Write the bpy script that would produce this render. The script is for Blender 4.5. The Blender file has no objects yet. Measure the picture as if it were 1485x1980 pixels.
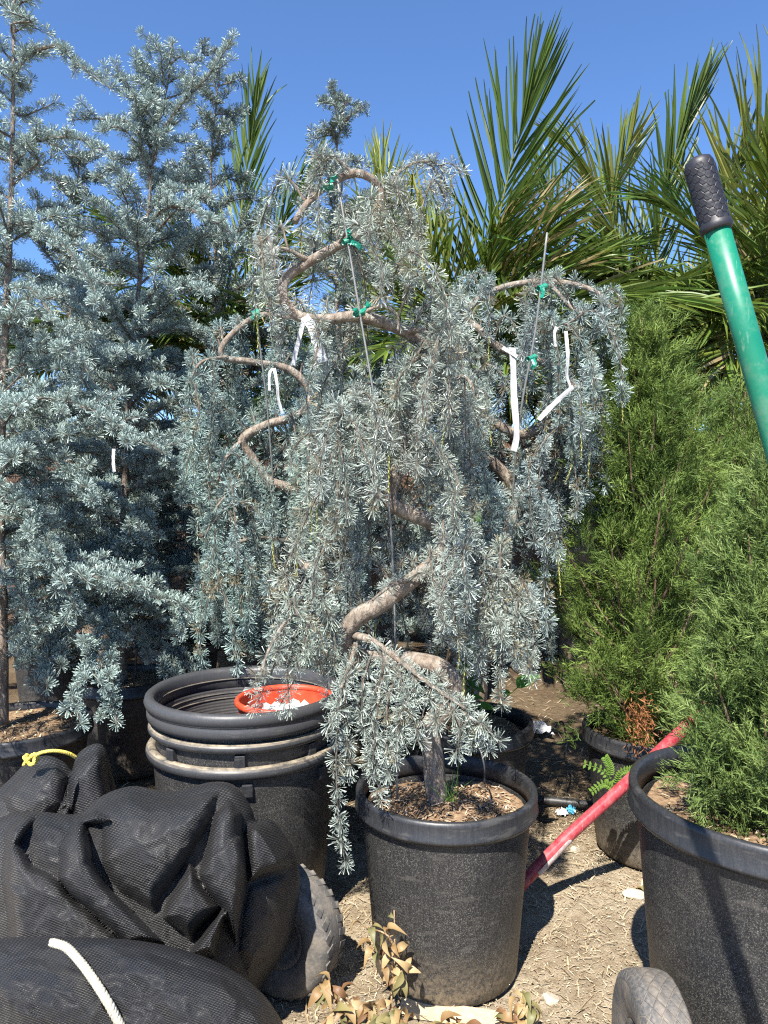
import bpy, math, random
import numpy as np
from mathutils import Vector, Matrix

rng = np.random.default_rng(7)
random.seed(7)
R = math.radians
sc = bpy.context.scene
col = sc.collection

# ------------------------------------------------------------------ camera
F = 1430.0; W0, H0 = 1485.0, 1980.0; HORIZON = 960.0; CAMZ = 1.22
PITCH = math.atan((H0 / 2 - HORIZON) / F)
cam = bpy.data.cameras.new('camera'); camo = bpy.data.objects.new('camera', cam); col.objects.link(camo)
cam.sensor_fit = 'HORIZONTAL'; cam.sensor_width = 36.0; cam.lens = F / W0 * 36.0
cam.clip_start = 0.05; cam.clip_end = 500
camo.location = (0, 0, CAMZ); camo.rotation_euler = (R(90) - PITCH, 0, 0)
sc.camera = camo

# ------------------------------------------------------------------ sky, sun, exposure
SUN_EL = R(52); SH = np.array([-0.34, -0.94]); SH /= np.linalg.norm(SH)
to_sun = Vector((SH[0] * math.cos(SUN_EL), SH[1] * math.cos(SUN_EL), math.sin(SUN_EL)))
world = bpy.data.worlds.new('World'); sc.world = world; world.use_nodes = True
nt = world.node_tree; bg = nt.nodes['Background']
sky = nt.nodes.new('ShaderNodeTexSky'); sky.sky_type = 'NISHITA'; sky.sun_disc = False
sky.sun_elevation = SUN_EL; sky.sun_rotation = math.atan2(to_sun.x, to_sun.y)
sky.altitude = 0; sky.air_density = 0.85; sky.dust_density = 0.1; sky.ozone_density = 10.0
nt.links.new(sky.outputs[0], bg.inputs[0]); bg.inputs[1].default_value = 0.107
sun = bpy.data.lights.new('sun', 'SUN'); sun.energy = 5.0; sun.angle = R(0.5); sun.color = (1.0, 0.95, 0.87)
suno = bpy.data.objects.new('sun', sun); col.objects.link(suno)
suno.rotation_euler = to_sun.to_track_quat('Z', 'Y').to_euler(); suno.location = (-3, -6, 8)
sc.view_settings.view_transform = 'Standard'; sc.view_settings.look = 'None'
sc.view_settings.exposure = 1.27; sc.view_settings.gamma = 1.0
sc.view_settings.use_curve_mapping = False
sc.render.engine = 'CYCLES'
sc.cycles.max_bounces = 6; sc.cycles.diffuse_bounces = 1; sc.cycles.glossy_bounces = 2
sc.cycles.transparent_max_bounces = 6; sc.cycles.use_denoising = False
sc.cycles.filter_width = 1.2

# ------------------------------------------------------------------ helpers
cp, sp = math.cos(PITCH), math.sin(PITCH)
def P(px, py, D):
    """the point in the place seen at photo pixel (px, py) at distance D in front of the camera"""
    a = (px - W0 / 2) / F; b = (H0 / 2 - py) / F
    d = np.array([a, cp + b * sp, -sp + b * cp]); d = d * (D / d[1])
    return np.array([0, 0, CAMZ]) + d
def PS(lst, D=None):
    return np.array([P(p[0], p[1], p[2] if len(p) > 2 else D) for p in lst])
def nrm(v):
    v = np.asarray(v, float); return v / np.maximum(np.linalg.norm(v, axis=-1, keepdims=True), 1e-9)
def catmull(pts, n):
    pts = np.asarray(pts, float)
    if len(pts) == 2: return pts[0] + np.linspace(0, 1, n)[:, None] * (pts[1] - pts[0])
    p = np.vstack([2 * pts[0] - pts[1], pts, 2 * pts[-1] - pts[-2]])
    seg = np.linalg.norm(np.diff(pts, axis=0), axis=1); cum = np.concatenate([[0], np.cumsum(seg)])
    s = np.linspace(0, cum[-1] * 0.999999, n); i = np.clip(np.searchsorted(cum, s, 'right') - 1, 0, len(pts) - 2)
    t = ((s - cum[i]) / np.maximum(seg[i], 1e-9))[:, None]
    p0, p1, p2, p3 = p[i], p[i + 1], p[i + 2], p[i + 3]
    return 0.5 * (2 * p1 + (p2 - p0) * t + (2 * p0 - 5 * p1 + 4 * p2 - p3) * t ** 2 + (3 * p1 - p0 - 3 * p2 + p3) * t ** 3)
def plen(p): return float(np.linalg.norm(np.diff(p, axis=0), axis=1).sum())
def noise2(x, y, seed=0, octs=4, f0=1.0):
    r = np.random.default_rng(seed); o = np.zeros_like(np.asarray(x, float)); a = 1.0; f = f0
    for k in range(octs):
        for _ in range(3):
            th = r.uniform(0, 6.28); ph = r.uniform(0, 6.28, 2); 
            u = x * math.cos(th) + y * math.sin(th); v = -x * math.sin(th) + y * math.cos(th)
            o = o + a / 3 * np.sin(u * f + ph[0] + 1.3 * np.sin(v * f * 0.7 + ph[1]))
        a *= 0.55; f *= 2.1
    return o

class Buf:
    """collects vertices and faces; build() links them as one mesh object"""
    def __init__(s): s.v = []; s.c = []; s.q = []; s.t = []; s.qm = []; s.tm = []; s.uv = []; s.n = 0
    def add(s, v, quads=None, tris=None, mat=0, c=(1, 1, 1), uv=None):
        v = np.asarray(v, float).reshape(-1, 3); m = len(v)
        c = np.asarray(c, float)
        if c.ndim == 1: c = np.broadcast_to(c, (m, 3))
        s.v.append(v); s.c.append(c)
        s.uv.append(np.zeros((m, 2)) if uv is None else np.asarray(uv, float))
        if quads is not None and len(quads):
            q = np.asarray(quads, int) + s.n; s.q.append(q); s.qm.append(np.full(len(q), mat))
        if tris is not None and len(tris):
            t = np.asarray(tris, int) + s.n; s.t.append(t); s.tm.append(np.full(len(t), mat))
        s.n += m
    def mesh(s, name, mats, smooth=False, uv=False):
        v = np.concatenate(s.v).astype(np.float32); c = np.concatenate(s.c)
        q = np.concatenate(s.q) if s.q else np.zeros((0, 4), int); t = np.concatenate(s.t) if s.t else np.zeros((0, 3), int)
        mi = np.concatenate((s.qm or []) + (s.tm or [])).astype(np.int32)
        me = bpy.data.meshes.new(name); me.vertices.add(len(v)); me.vertices.foreach_set('co', v.ravel())
        li = np.concatenate([q.ravel(), t.ravel()]).astype(np.int32)
        me.loops.add(len(li)); me.loops.foreach_set('vertex_index', li)
        ls = np.concatenate([np.arange(len(q)) * 4, len(q) * 4 + np.arange(len(t)) * 3]).astype(np.int32)
        me.polygons.add(len(ls)); me.polygons.foreach_set('loop_start', ls)
        me.polygons.foreach_set('material_index', mi)
        me.polygons.foreach_set('use_smooth', np.full(len(ls), bool(smooth)))
        at = me.color_attributes.new('Col', 'FLOAT_COLOR', 'POINT')
        at.data.foreach_set('color', np.hstack([c, np.ones((len(c), 1))]).astype(np.float32).ravel())
        if uv:
            ul = me.uv_layers.new(name='UVMap'); u = np.concatenate(s.uv)
            ul.data.foreach_set('uv', u[li].astype(np.float32).ravel())
        for m in mats: me.materials.append(m)
        me.update(calc_edges=True); me.validate()
        return me
    def build(s, name, mats, parent=None, smooth=False, uv=False):
        if not isinstance(mats, (list, tuple)): mats = [mats]
        return link(name, s.mesh(name, mats, smooth, uv), parent)
def link(name, me, parent=None, mw=None):
    o = bpy.data.objects.new(name, me); col.objects.link(o)
    if parent is not None:
        o.parent = parent; o.matrix_parent_inverse = parent_world(parent).inverted()
    if mw is not None:
        o.matrix_basis = mw
    return o
def parent_world(o):
    m = o.matrix_basis.copy()
    if o.parent is not None: m = parent_world(o.parent) @ o.matrix_parent_inverse @ m
    return m
def tag(o, label, cat, group=None, kind=None):
    o['label'] = label; o['category'] = cat
    if group: o['group'] = group
    if kind: o['kind'] = kind
    return o
def thing(name, label, cat, loc, group=None):
    o = bpy.data.objects.new(name, None); o.location = tuple(float(a) for a in loc); o.empty_display_size = 0.05
    col.objects.link(o); return tag(o, label, cat, group)

def frames(p):
    t = np.gradient(p, axis=0); t = nrm(t)
    up = np.array([0.0, 0, 1]) if abs(t[0][2]) < 0.9 else np.array([1.0, 0, 0])
    a = nrm(np.cross(t[0], up)); A = [a]
    for i in range(1, len(p)):
        a = A[-1] - t[i] * np.dot(A[-1], t[i]); A.append(nrm(a))
    A = np.array(A); B = np.cross(t, A); return t, A, B
def tube(buf, p, r, ns=6, mat=0, c=(1, 1, 1), cap=True):
    p = np.asarray(p, float); n = len(p); r = np.broadcast_to(np.asarray(r, float), (n,))
    t, A, B = frames(p); th = np.linspace(0, 2 * np.pi, ns, endpoint=False)
    v = p[:, None] + r[:, None, None] * (np.cos(th)[None, :, None] * A[:, None] + np.sin(th)[None, :, None] * B[:, None])
    i = np.arange(n - 1)[:, None] * ns; j = np.arange(ns)[None]; k = (j + 1) % ns
    q = np.stack([i + j, i + k, i + ns + k, i + ns + j], -1).reshape(-1, 4)
    u = np.stack(np.broadcast_arrays(np.linspace(0, 1, n)[:, None] * plen(p), (th / 6.283)[None]), -1).reshape(-1, 2)
    if cap:
        vv = np.vstack([v.reshape(-1, 3), p[:1], p[-1:]])
        tr = [[k2, j2, n * ns] for j2, k2 in zip(range(ns), list(range(1, ns)) + [0])] + \
             [[(n - 1) * ns + j2, (n - 1) * ns + k2, n * ns + 1] for j2, k2 in zip(range(ns), list(range(1, ns)) + [0])]
        cc = np.asarray(c, float)
        if cc.ndim == 2 and len(cc) == n: cc = np.vstack([np.repeat(cc, ns, 0), cc[:1], cc[-1:]])
        buf.add(vv, q, tr, mat, cc, uv=np.vstack([u, u[:1], u[-1:]]))
    else:
        buf.add(v.reshape(-1, 3), q, None, mat, c, uv=u)
def lathe(buf, prof, ns=64, mat=0, c=(1, 1, 1), centre=(0, 0, 0), closed=False, wob=0.0, seed=0):
    """prof: list of (radius, z)"""
    prof = np.asarray(prof, float); n = len(prof); th = np.linspace(0, 2 * np.pi, ns, endpoint=False)
    rr = prof[:, 0][:, None] * (1 + wob * (np.sin(2 * th + seed) + 0.5 * np.sin(3 * th + 2 * seed))[None])
    v = np.stack([rr * np.cos(th), rr * np.sin(th), np.broadcast_to(prof[:, 1][:, None], rr.shape)], -1) + np.asarray(centre)
    m = n if closed else n - 1
    i = np.arange(m)[:, None]; i2 = (i + 1) % n; j = np.arange(ns)[None]; k = (j + 1) % ns
    q = np.stack([i * ns + j, i * ns + k, i2 * ns + k, i2 * ns + j], -1).reshape(-1, 4)
    buf.add(v.reshape(-1, 3), q, None, mat, c)
def box(buf, c, s, mat=0, colr=(1, 1, 1), rot=None, bev=0.0):
    c = np.asarray(c, float); h = np.asarray(s, float) / 2
    x = np.array([[a, b, d] for a in (-1, 1) for b in (-1, 1) for d in (-1, 1)], float) * h
    if rot is not None: x = x @ np.array(rot).T
    f = [[0, 1, 3, 2], [4, 6, 7, 5], [0, 4, 5, 1], [2, 3, 7, 6], [0, 2, 6, 4], [1, 5, 7, 3]]
    buf.add(x + c, f, None, mat, colr)

# ------------------------------------------------------------------ materials
def mat(name):
    m = bpy.data.materials.new(name); m.use_nodes = True
    return m, m.node_tree, m.node_tree.nodes['Principled BSDF']
def N(nt, t, **kw):
    n = nt.nodes.new(t)
    for k, v in kw.items():
        if k in n.inputs.keys() if isinstance(k, str) else False: n.inputs[k].default_value = v
        else: setattr(n, k, v)
    return n
def ramp(nt, fac, stops):
    r = nt.nodes.new('ShaderNodeValToRGB'); e = r.color_ramp.elements
    while len(e) < len(stops): e.new(0.5)
    for el, (p, c) in zip(e, stops): el.position = p; el.color = (*c, 1) if len(c) == 3 else c
    nt.links.new(fac, r.inputs[0]); return r.outputs[0]
def mixc(nt, f, a, b, mode='MIX'):
    m = nt.nodes.new('ShaderNodeMix'); m.data_type = 'RGBA'; m.blend_type = mode
    for s, x in ((0, f), (6, a), (7, b)):
        if hasattr(x, 'is_linked'): nt.links.new(x, m.inputs[s])
        else: m.inputs[s].default_value = x if s == 0 else (*x, 1)
    return m.outputs[2]
def coords(nt, scale=(1, 1, 1), kind='Object'):
    t = nt.nodes.new('ShaderNodeTexCoord'); mp = nt.nodes.new('ShaderNodeMapping'); mp.inputs['Scale'].default_value = scale
    nt.links.new(t.outputs[kind], mp.inputs[0]); return mp.outputs[0]
def tnoise(nt, vec, scale, detail=4, rough=0.6):
    n = nt.nodes.new('ShaderNodeTexNoise'); n.inputs['Scale'].default_value = scale; n.inputs['Detail'].default_value = detail
    n.inputs['Roughness'].default_value = rough; nt.links.new(vec, n.inputs['Vector']); return n.outputs[0]
def bump(nt, b, h, strength=0.3, dist=0.01):
    n = nt.nodes.new('ShaderNodeBump'); n.inputs['Strength'].default_value = strength; n.inputs['Distance'].default_value = dist
    nt.links.new(h, n.inputs['Height']); nt.links.new(n.outputs[0], b.inputs['Normal'])
def attr(nt):
    a = nt.nodes.new('ShaderNodeAttribute'); a.attribute_name = 'Col'; return a.outputs[0]

def m_leaf(name, rough=0.5, trans=0.25, spec=0.4, sheen=0.0):
    m, nt, b = mat(name); c = attr(nt)
    nt.links.new(c, b.inputs['Base Color']); b.inputs['Roughness'].default_value = rough
    b.inputs['Specular IOR Level'].default_value = spec
    if trans > 0:
        tr = nt.nodes.new('ShaderNodeBsdfTranslucent'); nt.links.new(c, tr.inputs[0])
        mx = nt.nodes.new('ShaderNodeMixShader'); mx.inputs[0].default_value = trans
        nt.links.new(b.outputs[0], mx.inputs[1]); nt.links.new(tr.outputs[0], mx.inputs[2])
        nt.links.new(mx.outputs[0], nt.nodes['Material Output'].inputs[0])
    return m
M_NEEDLE = m_leaf('cedar_needles', 0.45, 0.0, 0.5)
M_JUN = m_leaf('juniper_scale_leaves', 0.6, 0.2, 0.3)
M_PALM = m_leaf('palm_leaflets', 0.42, 0.28, 0.35)
M_LEAF = m_leaf('leaf', 0.5, 0.25, 0.4)

def m_bark():
    m, nt, b = mat('cedar_bark'); v = coords(nt)
    n1 = tnoise(nt, coords(nt, (1, 1, 0.35)), 60, 5, 0.65); n2 = tnoise(nt, v, 14, 3)
    c = ramp(nt, n1, [(0.3, (0.09, 0.07, 0.052)), (0.5, (0.25, 0.205, 0.16)), (0.7, (0.42, 0.37, 0.305))])
    c = mixc(nt, ramp(nt, n2, [(0.45, (0, 0, 0)), (0.7, (0.4, 0.4, 0.4))]), c, (0.20, 0.125, 0.085))
    c = mixc(nt, 1.0, c, attr(nt), 'MULTIPLY')
    nt.links.new(c, b.inputs['Base Color']); b.inputs['Roughness'].default_value = 0.85
    bump(nt, b, n1, 1.0, 0.014); return m
M_BARK = m_bark()

def m_pot(name='black_pot_plastic', base=(0.012, 0.0125, 0.014), dust=0.75, rough=0.5):
    m, nt, b = mat(name); v = coords(nt)
    sp_ = tnoise(nt, v, 380, 3, 0.8); big = tnoise(nt, v, 9, 4, 0.6); st = tnoise(nt, coords(nt, (60, 60, 6)), 2.2, 4, 0.7)
    fine = tnoise(nt, v, 90, 4, 0.7)
    # grains of dried dust, denser in patches
    a = nt.nodes.new('ShaderNodeMath'); a.operation = 'MULTIPLY'
    nt.links.new(ramp(nt, sp_, [(0.52, (0, 0, 0)), (0.70, (1, 1, 1))]), a.inputs[0])
    nt.links.new(ramp(nt, big, [(0.25, (0.25,) * 3), (0.7, (1, 1, 1))]), a.inputs[1])
    a2 = nt.nodes.new('ShaderNodeMath'); a2.operation = 'MULTIPLY'; a2.inputs[1].default_value = dust
    nt.links.new(a.outputs[0], a2.inputs[0])
    c = mixc(nt, ramp(nt, st, [(0.45, (0, 0, 0)), (0.8, (0.35,) * 3)]), base, (0.075, 0.07, 0.062))
    c = mixc(nt, ramp(nt, fine, [(0.4, (0, 0, 0)), (0.75, (0.35,) * 3)]), c, (0.04, 0.04, 0.04))
    c = mixc(nt, a2.outputs[0], c, (0.34, 0.32, 0.28))
    scf = tnoise(nt, coords(nt, (9, 9, 40)), 1.6, 3, 0.55)
    c = mixc(nt, ramp(nt, scf, [(0.58, (0,) * 3), (0.66, (0.22,) * 3)]), c, (0.14, 0.13, 0.115))
    # tan soil splash near the foot: world height
    g = nt.nodes.new('ShaderNodeNewGeometry'); s = nt.nodes.new('ShaderNodeSeparateXYZ'); nt.links.new(g.outputs['Position'], s.inputs[0])
    mr = nt.nodes.new('ShaderNodeMapRange'); mr.inputs[1].default_value = 0.0; mr.inputs[2].default_value = 0.16
    mr.inputs[3].default_value = 0.75; mr.inputs[4].default_value = 0.0; nt.links.new(s.outputs[2], mr.inputs[0])
    mm = nt.nodes.new('ShaderNodeMath'); mm.operation = 'MULTIPLY'; nt.links.new(mr.outputs[0], mm.inputs[0])
    nt.links.new(ramp(nt, fine, [(0.35, (0, 0, 0)), (0.62, (1, 1, 1))]), mm.inputs[1])
    c = mixc(nt, mm.outputs[0], c, (0.22, 0.17, 0.11))
    nt.links.new(c, b.inputs['Base Color']); b.inputs['Roughness'].default_value = rough
    b.inputs['Specular IOR Level'].default_value = 0.5
    bump(nt, b, st, 0.05, 0.01)
    return m
M_POT = m_pot()
M_RIM = m_pot('black_rim_plastic', (0.017, 0.018, 0.021), 0.12, 0.42)
M_RIMD = m_pot('dusty_rim_plastic', (0.03, 0.031, 0.034), 0.2, 0.45)
def settle_dust(m):
    nt = m.node_tree; b = nt.nodes['Principled BSDF']; src = b.inputs['Base Color'].links[0].from_socket
    g = nt.nodes.new('ShaderNodeNewGeometry'); s = nt.nodes.new('ShaderNodeSeparateXYZ'); nt.links.new(g.outputs['True Normal'], s.inputs[0])
    n = tnoise(nt, coords(nt, (1, 1, 4)), 22, 5, 0.7); a = nt.nodes.new('ShaderNodeMath'); a.operation = 'MULTIPLY'
    nt.links.new(ramp(nt, s.outputs[2], [(0.45, (0,) * 3), (0.85, (1,) * 3)]), a.inputs[0]); nt.links.new(ramp(nt, n, [(0.35, (0.1,) * 3), (0.6, (0.95,) * 3)]), a.inputs[1])
    nt.links.new(mixc(nt, a.outputs[0], src, (0.36, 0.30, 0.21)), b.inputs['Base Color'])
settle_dust(M_RIMD)

def m_simple(name, c, rough=0.5, c2=None, scale=40, bs=0.0, spec=0.5, metal=0.0):
    m, nt, b = mat(name); v = coords(nt); n = tnoise(nt, v, scale, 4, 0.65)
    cc = ramp(nt, n, [(0.35, c), (0.7, c2 or tuple(x * 1.25 for x in c))])
    nt.links.new(cc, b.inputs['Base Color']); b.inputs['Roughness'].default_value = rough
    b.inputs['Specular IOR Level'].default_value = spec; b.inputs['Metallic'].default_value = metal
    if bs: bump(nt, b, n, bs, 0.006)
    return m
def m_col(name, rough=0.9, bs=0.4, scale=150):
    m, nt, b = mat(name); v = coords(nt); n = tnoise(nt, v, scale, 4, 0.7)
    c = mixc(nt, 1.0, attr(nt), ramp(nt, n, [(0.3, (0.7,) * 3), (0.7, (1.15,) * 3)]), 'MULTIPLY')
    nt.links.new(c, b.inputs['Base Color']); b.inputs['Roughness'].default_value = rough
    b.inputs['Specular IOR Level'].default_value = 0.2
    bump(nt, b, n, bs, 0.004); return m
M_CHIP = m_col('straw_and_chips')
M_STONE = m_simple('pale_stone', (0.36, 0.31, 0.24), 0.9, (0.52, 0.47, 0.38), 25, 0.6, 0.2)
M_GREEN = m_simple('green_enamel', (0.006, 0.165, 0.095), 0.36, (0.009, 0.185, 0.105), 6, 0.0)
def wear(m, colr, amt):
    nt = m.node_tree; b = nt.nodes['Principled BSDF']; src = b.inputs['Base Color'].links[0].from_socket
    n1 = tnoise(nt, coords(nt, (1, 1, 0.15)), 160, 4, 0.7); n2 = tnoise(nt, coords(nt), 35, 5, 0.7)
    c = mixc(nt, ramp(nt, n1, [(0.60, (0,) * 3), (0.74, (amt,) * 3)]), src, colr); c = mixc(nt, ramp(nt, n2, [(0.5, (0,) * 3), (0.8, (amt * 0.6,) * 3)]), c, (0.30, 0.27, 0.22))
    nt.links.new(c, b.inputs['Base Color']); nt.links.new(ramp(nt, n2, [(0.3, (0.28,) * 3), (0.75, (0.55,) * 3)]), b.inputs['Roughness'])
wear(M_GREEN, (0.25, 0.36, 0.30), 0.5)
M_GRIP = m_simple('black_rubber', (0.014, 0.0135, 0.017), 0.5, (0.024, 0.023, 0.028), 60, 0.08)
M_RED = m_simple('faded_red_paint', (0.30, 0.022, 0.034), 0.6, (0.42, 0.10, 0.11), 45, 0.05, 0.3)
wear(M_RED, (0.5, 0.38, 0.36), 0.7)
M_LABEL = m_simple('worn_label', (0.55, 0.52, 0.5), 0.5, (0.35, 0.2, 0.19), 70)
M_BUCKET = m_simple('red_bucket_plastic', (0.55, 0.05, 0.017), 0.4, (0.6, 0.09, 0.04), 25)
M_TAPE = m_simple('green_tie_tape', (0.005, 0.19, 0.12), 0.35, (0.008, 0.24, 0.16), 30)
M_RIBBON = m_simple('white_ribbon', (0.36, 0.36, 0.36), 0.5, (0.60, 0.60, 0.60), 45, 0.3)
M_STAKE = m_simple('grey_steel_rod', (0.16, 0.17, 0.16), 0.5, (0.26, 0.26, 0.25), 80, 0.1, 0.5, 0.3)
M_YROPE = m_simple('yellow_rope', (0.62, 0.46, 0.06), 0.7, (0.7, 0.58, 0.16), 90, 0.5)
M_WROPE = m_simple('cream_rope', (0.42, 0.38, 0.28), 0.8, (0.55, 0.51, 0.40), 160, 0.6)
M_PIPE = m_simple('black_pipe', (0.02, 0.02, 0.021), 0.5, (0.05, 0.048, 0.045), 60)
M_WALL = m_simple('brown_block', (0.13, 0.075, 0.05), 0.9, (0.18, 0.11, 0.075), 30, 0.5, 0.2)

def m_tyre(name, dust):
    m, nt, b = mat(name); v = coords(nt); n = tnoise(nt, v, 18, 5, 0.65); f = tnoise(nt, v, 140, 4, 0.7)
    c = mixc(nt, ramp(nt, n, [(0.4, (0,) * 3), (0.66, (dust,) * 3)]), (0.075, 0.074, 0.072), (0.30, 0.245, 0.18))
    c = mixc(nt, ramp(nt, f, [(0.5, (0,) * 3), (0.75, (0.4,) * 3)]), c, (0.3, 0.28, 0.25))
    nt.links.new(c, b.inputs['Base Color']); b.inputs['Roughness'].default_value = 0.75
    bump(nt, b, f, 0.3, 0.004); return m
M_TYRE = m_tyre('grey_tyre_rubber', 0.7)
M_TYRE2 = m_tyre('dark_tyre_rubber', 0.45)

def m_ground():
    m, nt, b = mat('dry_dirt'); v = coords(nt)
    n1 = tnoise(nt, v, 2.2, 5, 0.6); n2 = tnoise(nt, v, 28, 6, 0.72); n3 = tnoise(nt, v, 190, 4, 0.75)
    c = ramp(nt, n2, [(0.28, (0.16, 0.115, 0.07)), (0.5, (0.40, 0.32, 0.215)), (0.72, (0.55, 0.47, 0.34))])
    c = mixc(nt, ramp(nt, n1, [(0.42, (0,) * 3), (0.62, (0.6,) * 3)]), c, (0.17, 0.12, 0.07))
    c = mixc(nt, ramp(nt, n3, [(0.45, (0,) * 3), (0.72, (0.55,) * 3)]), c, (0.56, 0.47, 0.34))
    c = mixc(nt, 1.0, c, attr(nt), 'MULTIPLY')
    nt.links.new(c, b.inputs['Base Color']); b.inputs['Roughness'].default_value = 0.95
    b.inputs['Specular IOR Level'].default_value = 0.15
    ad = nt.nodes.new('ShaderNodeMath'); ad.operation = 'ADD'; nt.links.new(n2, ad.inputs[0]); nt.links.new(n3, ad.inputs[1])
    bump(nt, b, ad.outputs[0], 0.9, 0.012); return m
M_GROUND = m_ground()
M_SOIL = m_simple('potting_mulch', (0.13, 0.08, 0.045), 0.95, (0.33, 0.23, 0.14), 70, 0.9, 0.15)

def m_mesh_cloth():
    m, nt, b = mat('black_shade_cloth')
    uv = nt.nodes.new('ShaderNodeTexCoord'); 
    def wave(rot, sc_, dist):
        mp = nt.nodes.new('ShaderNodeMapping'); mp.inputs['Rotation'].default_value = (0, 0, rot)
        nt.links.new(uv.outputs['UV'], mp.inputs[0]); w = nt.nodes.new('ShaderNodeTexWave')
        w.inputs['Scale'].default_value = sc_; w.inputs['Distortion'].default_value = dist; w.inputs['Detail'].default_value = 1.0
        w.inputs['Detail Scale'].default_value = 0.15
        nt.links.new(mp.outputs[0], w.inputs[0]); return w.outputs['Fac']
    w1, w2 = wave(R(18), 1.0, 0.6), wave(R(105), 0.8, 0.6)
    mu = nt.nodes.new('ShaderNodeMath'); mu.operation = 'MULTIPLY'; nt.links.new(w1, mu.inputs[0]); nt.links.new(w2, mu.inputs[1])
    v = coords(nt); d = tnoise(nt, v, 5, 5, 0.65)
    c = ramp(nt, mu.outputs[0], [(0.08, (0.004, 0.004, 0.005)), (0.75, (0.085, 0.084, 0.085))])
    c = mixc(nt, ramp(nt, d, [(0.45, (0,) * 3), (0.75, (0.2,) * 3)]), c, (0.11, 0.10, 0.085))
    nt.links.new(c, b.inputs['Base Color']); b.inputs['Roughness'].default_value = 0.4
    b.inputs['Specular IOR Level'].default_value = 0.75
    bump(nt, b, mu.outputs[0], 0.8, 0.004); return m
M_CLOTH = m_mesh_cloth()

# ------------------------------------------------------------------ ground
xs = np.concatenate([np.linspace(-40, -3, 12), np.linspace(-2.4, 2.4, 200), np.linspace(3, 40, 12)])
ys = np.concatenate([np.linspace(-20, 0, 6), np.linspace(0.5, 4.2, 170), np.linspace(4.6, 9, 18), np.linspace(11, 80, 8)])
X, Y = np.meshgrid(xs, ys)
Zg = 0.012 * noise2(X, Y, 3, 4, 5.0)  + 0.004 * noise2(X, Y, 5, 2, 40.0)
def ground_z(x, y): return 0.012 * noise2(np.array(x, float), np.array(y, float), 3, 4, 5.0)
b = Buf(); nx, ny = len(xs), len(ys)
i, j = np.meshgrid(np.arange(ny - 1), np.arange(nx - 1), indexing='ij')
q = np.stack([i * nx + j, i * nx + j + 1, (i + 1) * nx + j + 1, (i + 1) * nx + j], -1).reshape(-1, 4)
shade_damp = 1 / (1 + np.exp(-(Y - 2.62 - 0.22 * X + 0.16 * noise2(X, Y, 9, 3, 6.0)) / 0.06)); shade_damp_col = 1 - shade_damp[..., None] * np.array([0.62, 0.66, 0.70])   # shade behind the pots painted into the ground colour, along with damp soil
b.add(np.stack([X, Y, Zg], -1).reshape(-1, 3), q, None, 0, shade_damp_col.reshape(-1, 3))
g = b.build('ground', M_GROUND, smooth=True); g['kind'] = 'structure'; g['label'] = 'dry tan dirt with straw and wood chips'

# straw, chips and twig litter lying on the dirt
def litter(n, xr, yr, zf, lmin, lmax, w, cols, seed, flat=0.25, lift=0.002):
    r = np.random.default_rng(seed)
    x = r.uniform(*xr, n); y = r.uniform(*yr, n); z = zf(x, y) + lift + r.uniform(0, 0.006, n)
    L = lmin + (lmax - lmin) * r.random(n) ** 2.5; th = r.uniform(0, 6.28, n); el = r.normal(0, flat, n)
    d = np.stack([np.cos(th) * np.cos(el), np.sin(th) * np.cos(el), np.sin(el)], -1)
    s = nrm(np.cross(d, [0, 0, 1])); u = np.cross(s, d)
    ww = w * r.uniform(0.5, 1.5, n)[:, None]; p = np.stack([x, y, z], -1)
    bend = s * (r.normal(0, 0.12, n) * L)[:, None]
    a0 = p - d * L[:, None] / 2; a1 = p + bend; a2 = p + d * L[:, None] / 2
    v = np.stack([a0 - s * ww * 0.4, a0 + s * ww * 0.4, a1 + s * ww + u * ww * 0.3, a1 - s * ww + u * ww * 0.3, a2 + s * ww * 0.3, a2 - s * ww * 0.3], 1)
    k = np.arange(n)[:, None] * 6
    q = np.concatenate([k + [0, 1, 2, 3], k + [3, 2, 4, 5]])
    c = np.array(cols)[r.integers(0, len(cols), n)] * r.uniform(0.6, 1.25, n)[:, None]
    return v.reshape(-1, 3), q, np.repeat(c, 6, 0)
STRAW = [(0.50, 0.40, 0.26), (0.42, 0.32, 0.19), (0.30, 0.21, 0.12), (0.58, 0.49, 0.34), (0.54, 0.45, 0.31), (0.40, 0.31, 0.19), (0.48, 0.40, 0.27)]
b = Buf()
for args in ((22000, (-0.4, 1.5), (1.35, 2.9), 0.004, 0.022, 0.0013, 1), (3000, (-0.6, 1.7), (1.3, 3.2), 0.02, 0.10, 0.0013, 2), (5000, (-2.2, 2.2), (2.2, 5.5), 0.02, 0.09, 0.002, 3)):
    v, q, c = litter(args[0], args[1], args[2], ground_z, args[3], args[4], args[5], STRAW, args[6]); b.add(v, q, None, 0, c)
o = b.build('straw_litter', M_CHIP); tag(o, 'loose straw, needles and wood chips scattered on the dirt', 'litter', kind='stuff')

# ------------------------------------------------------------------ block wall behind everything
wl = thing('block_wall', 'low brown block wall behind the cedars and palms', 'wall', (0, 6.6, 0))
bb = Buf(); box(bb, (0, 6.7, 0.9), (13, 0.14, 1.8)); bb.build('core', M_WALL, wl)
bb = Buf(); box(bb, (0, 0, 0), (0.392, 0.05, 0.192)); bm_ = bb.mesh('block', [M_WALL])
for r_ in range(9):
    for k in range(31):
        x = -6.1 + k * 0.4 + (0.2 if r_ % 2 else 0)
        link('block', bm_, wl, Matrix.Translation((x, 6.61 + random.uniform(-.004, .004), 0.1 + r_ * 0.2)))

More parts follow.
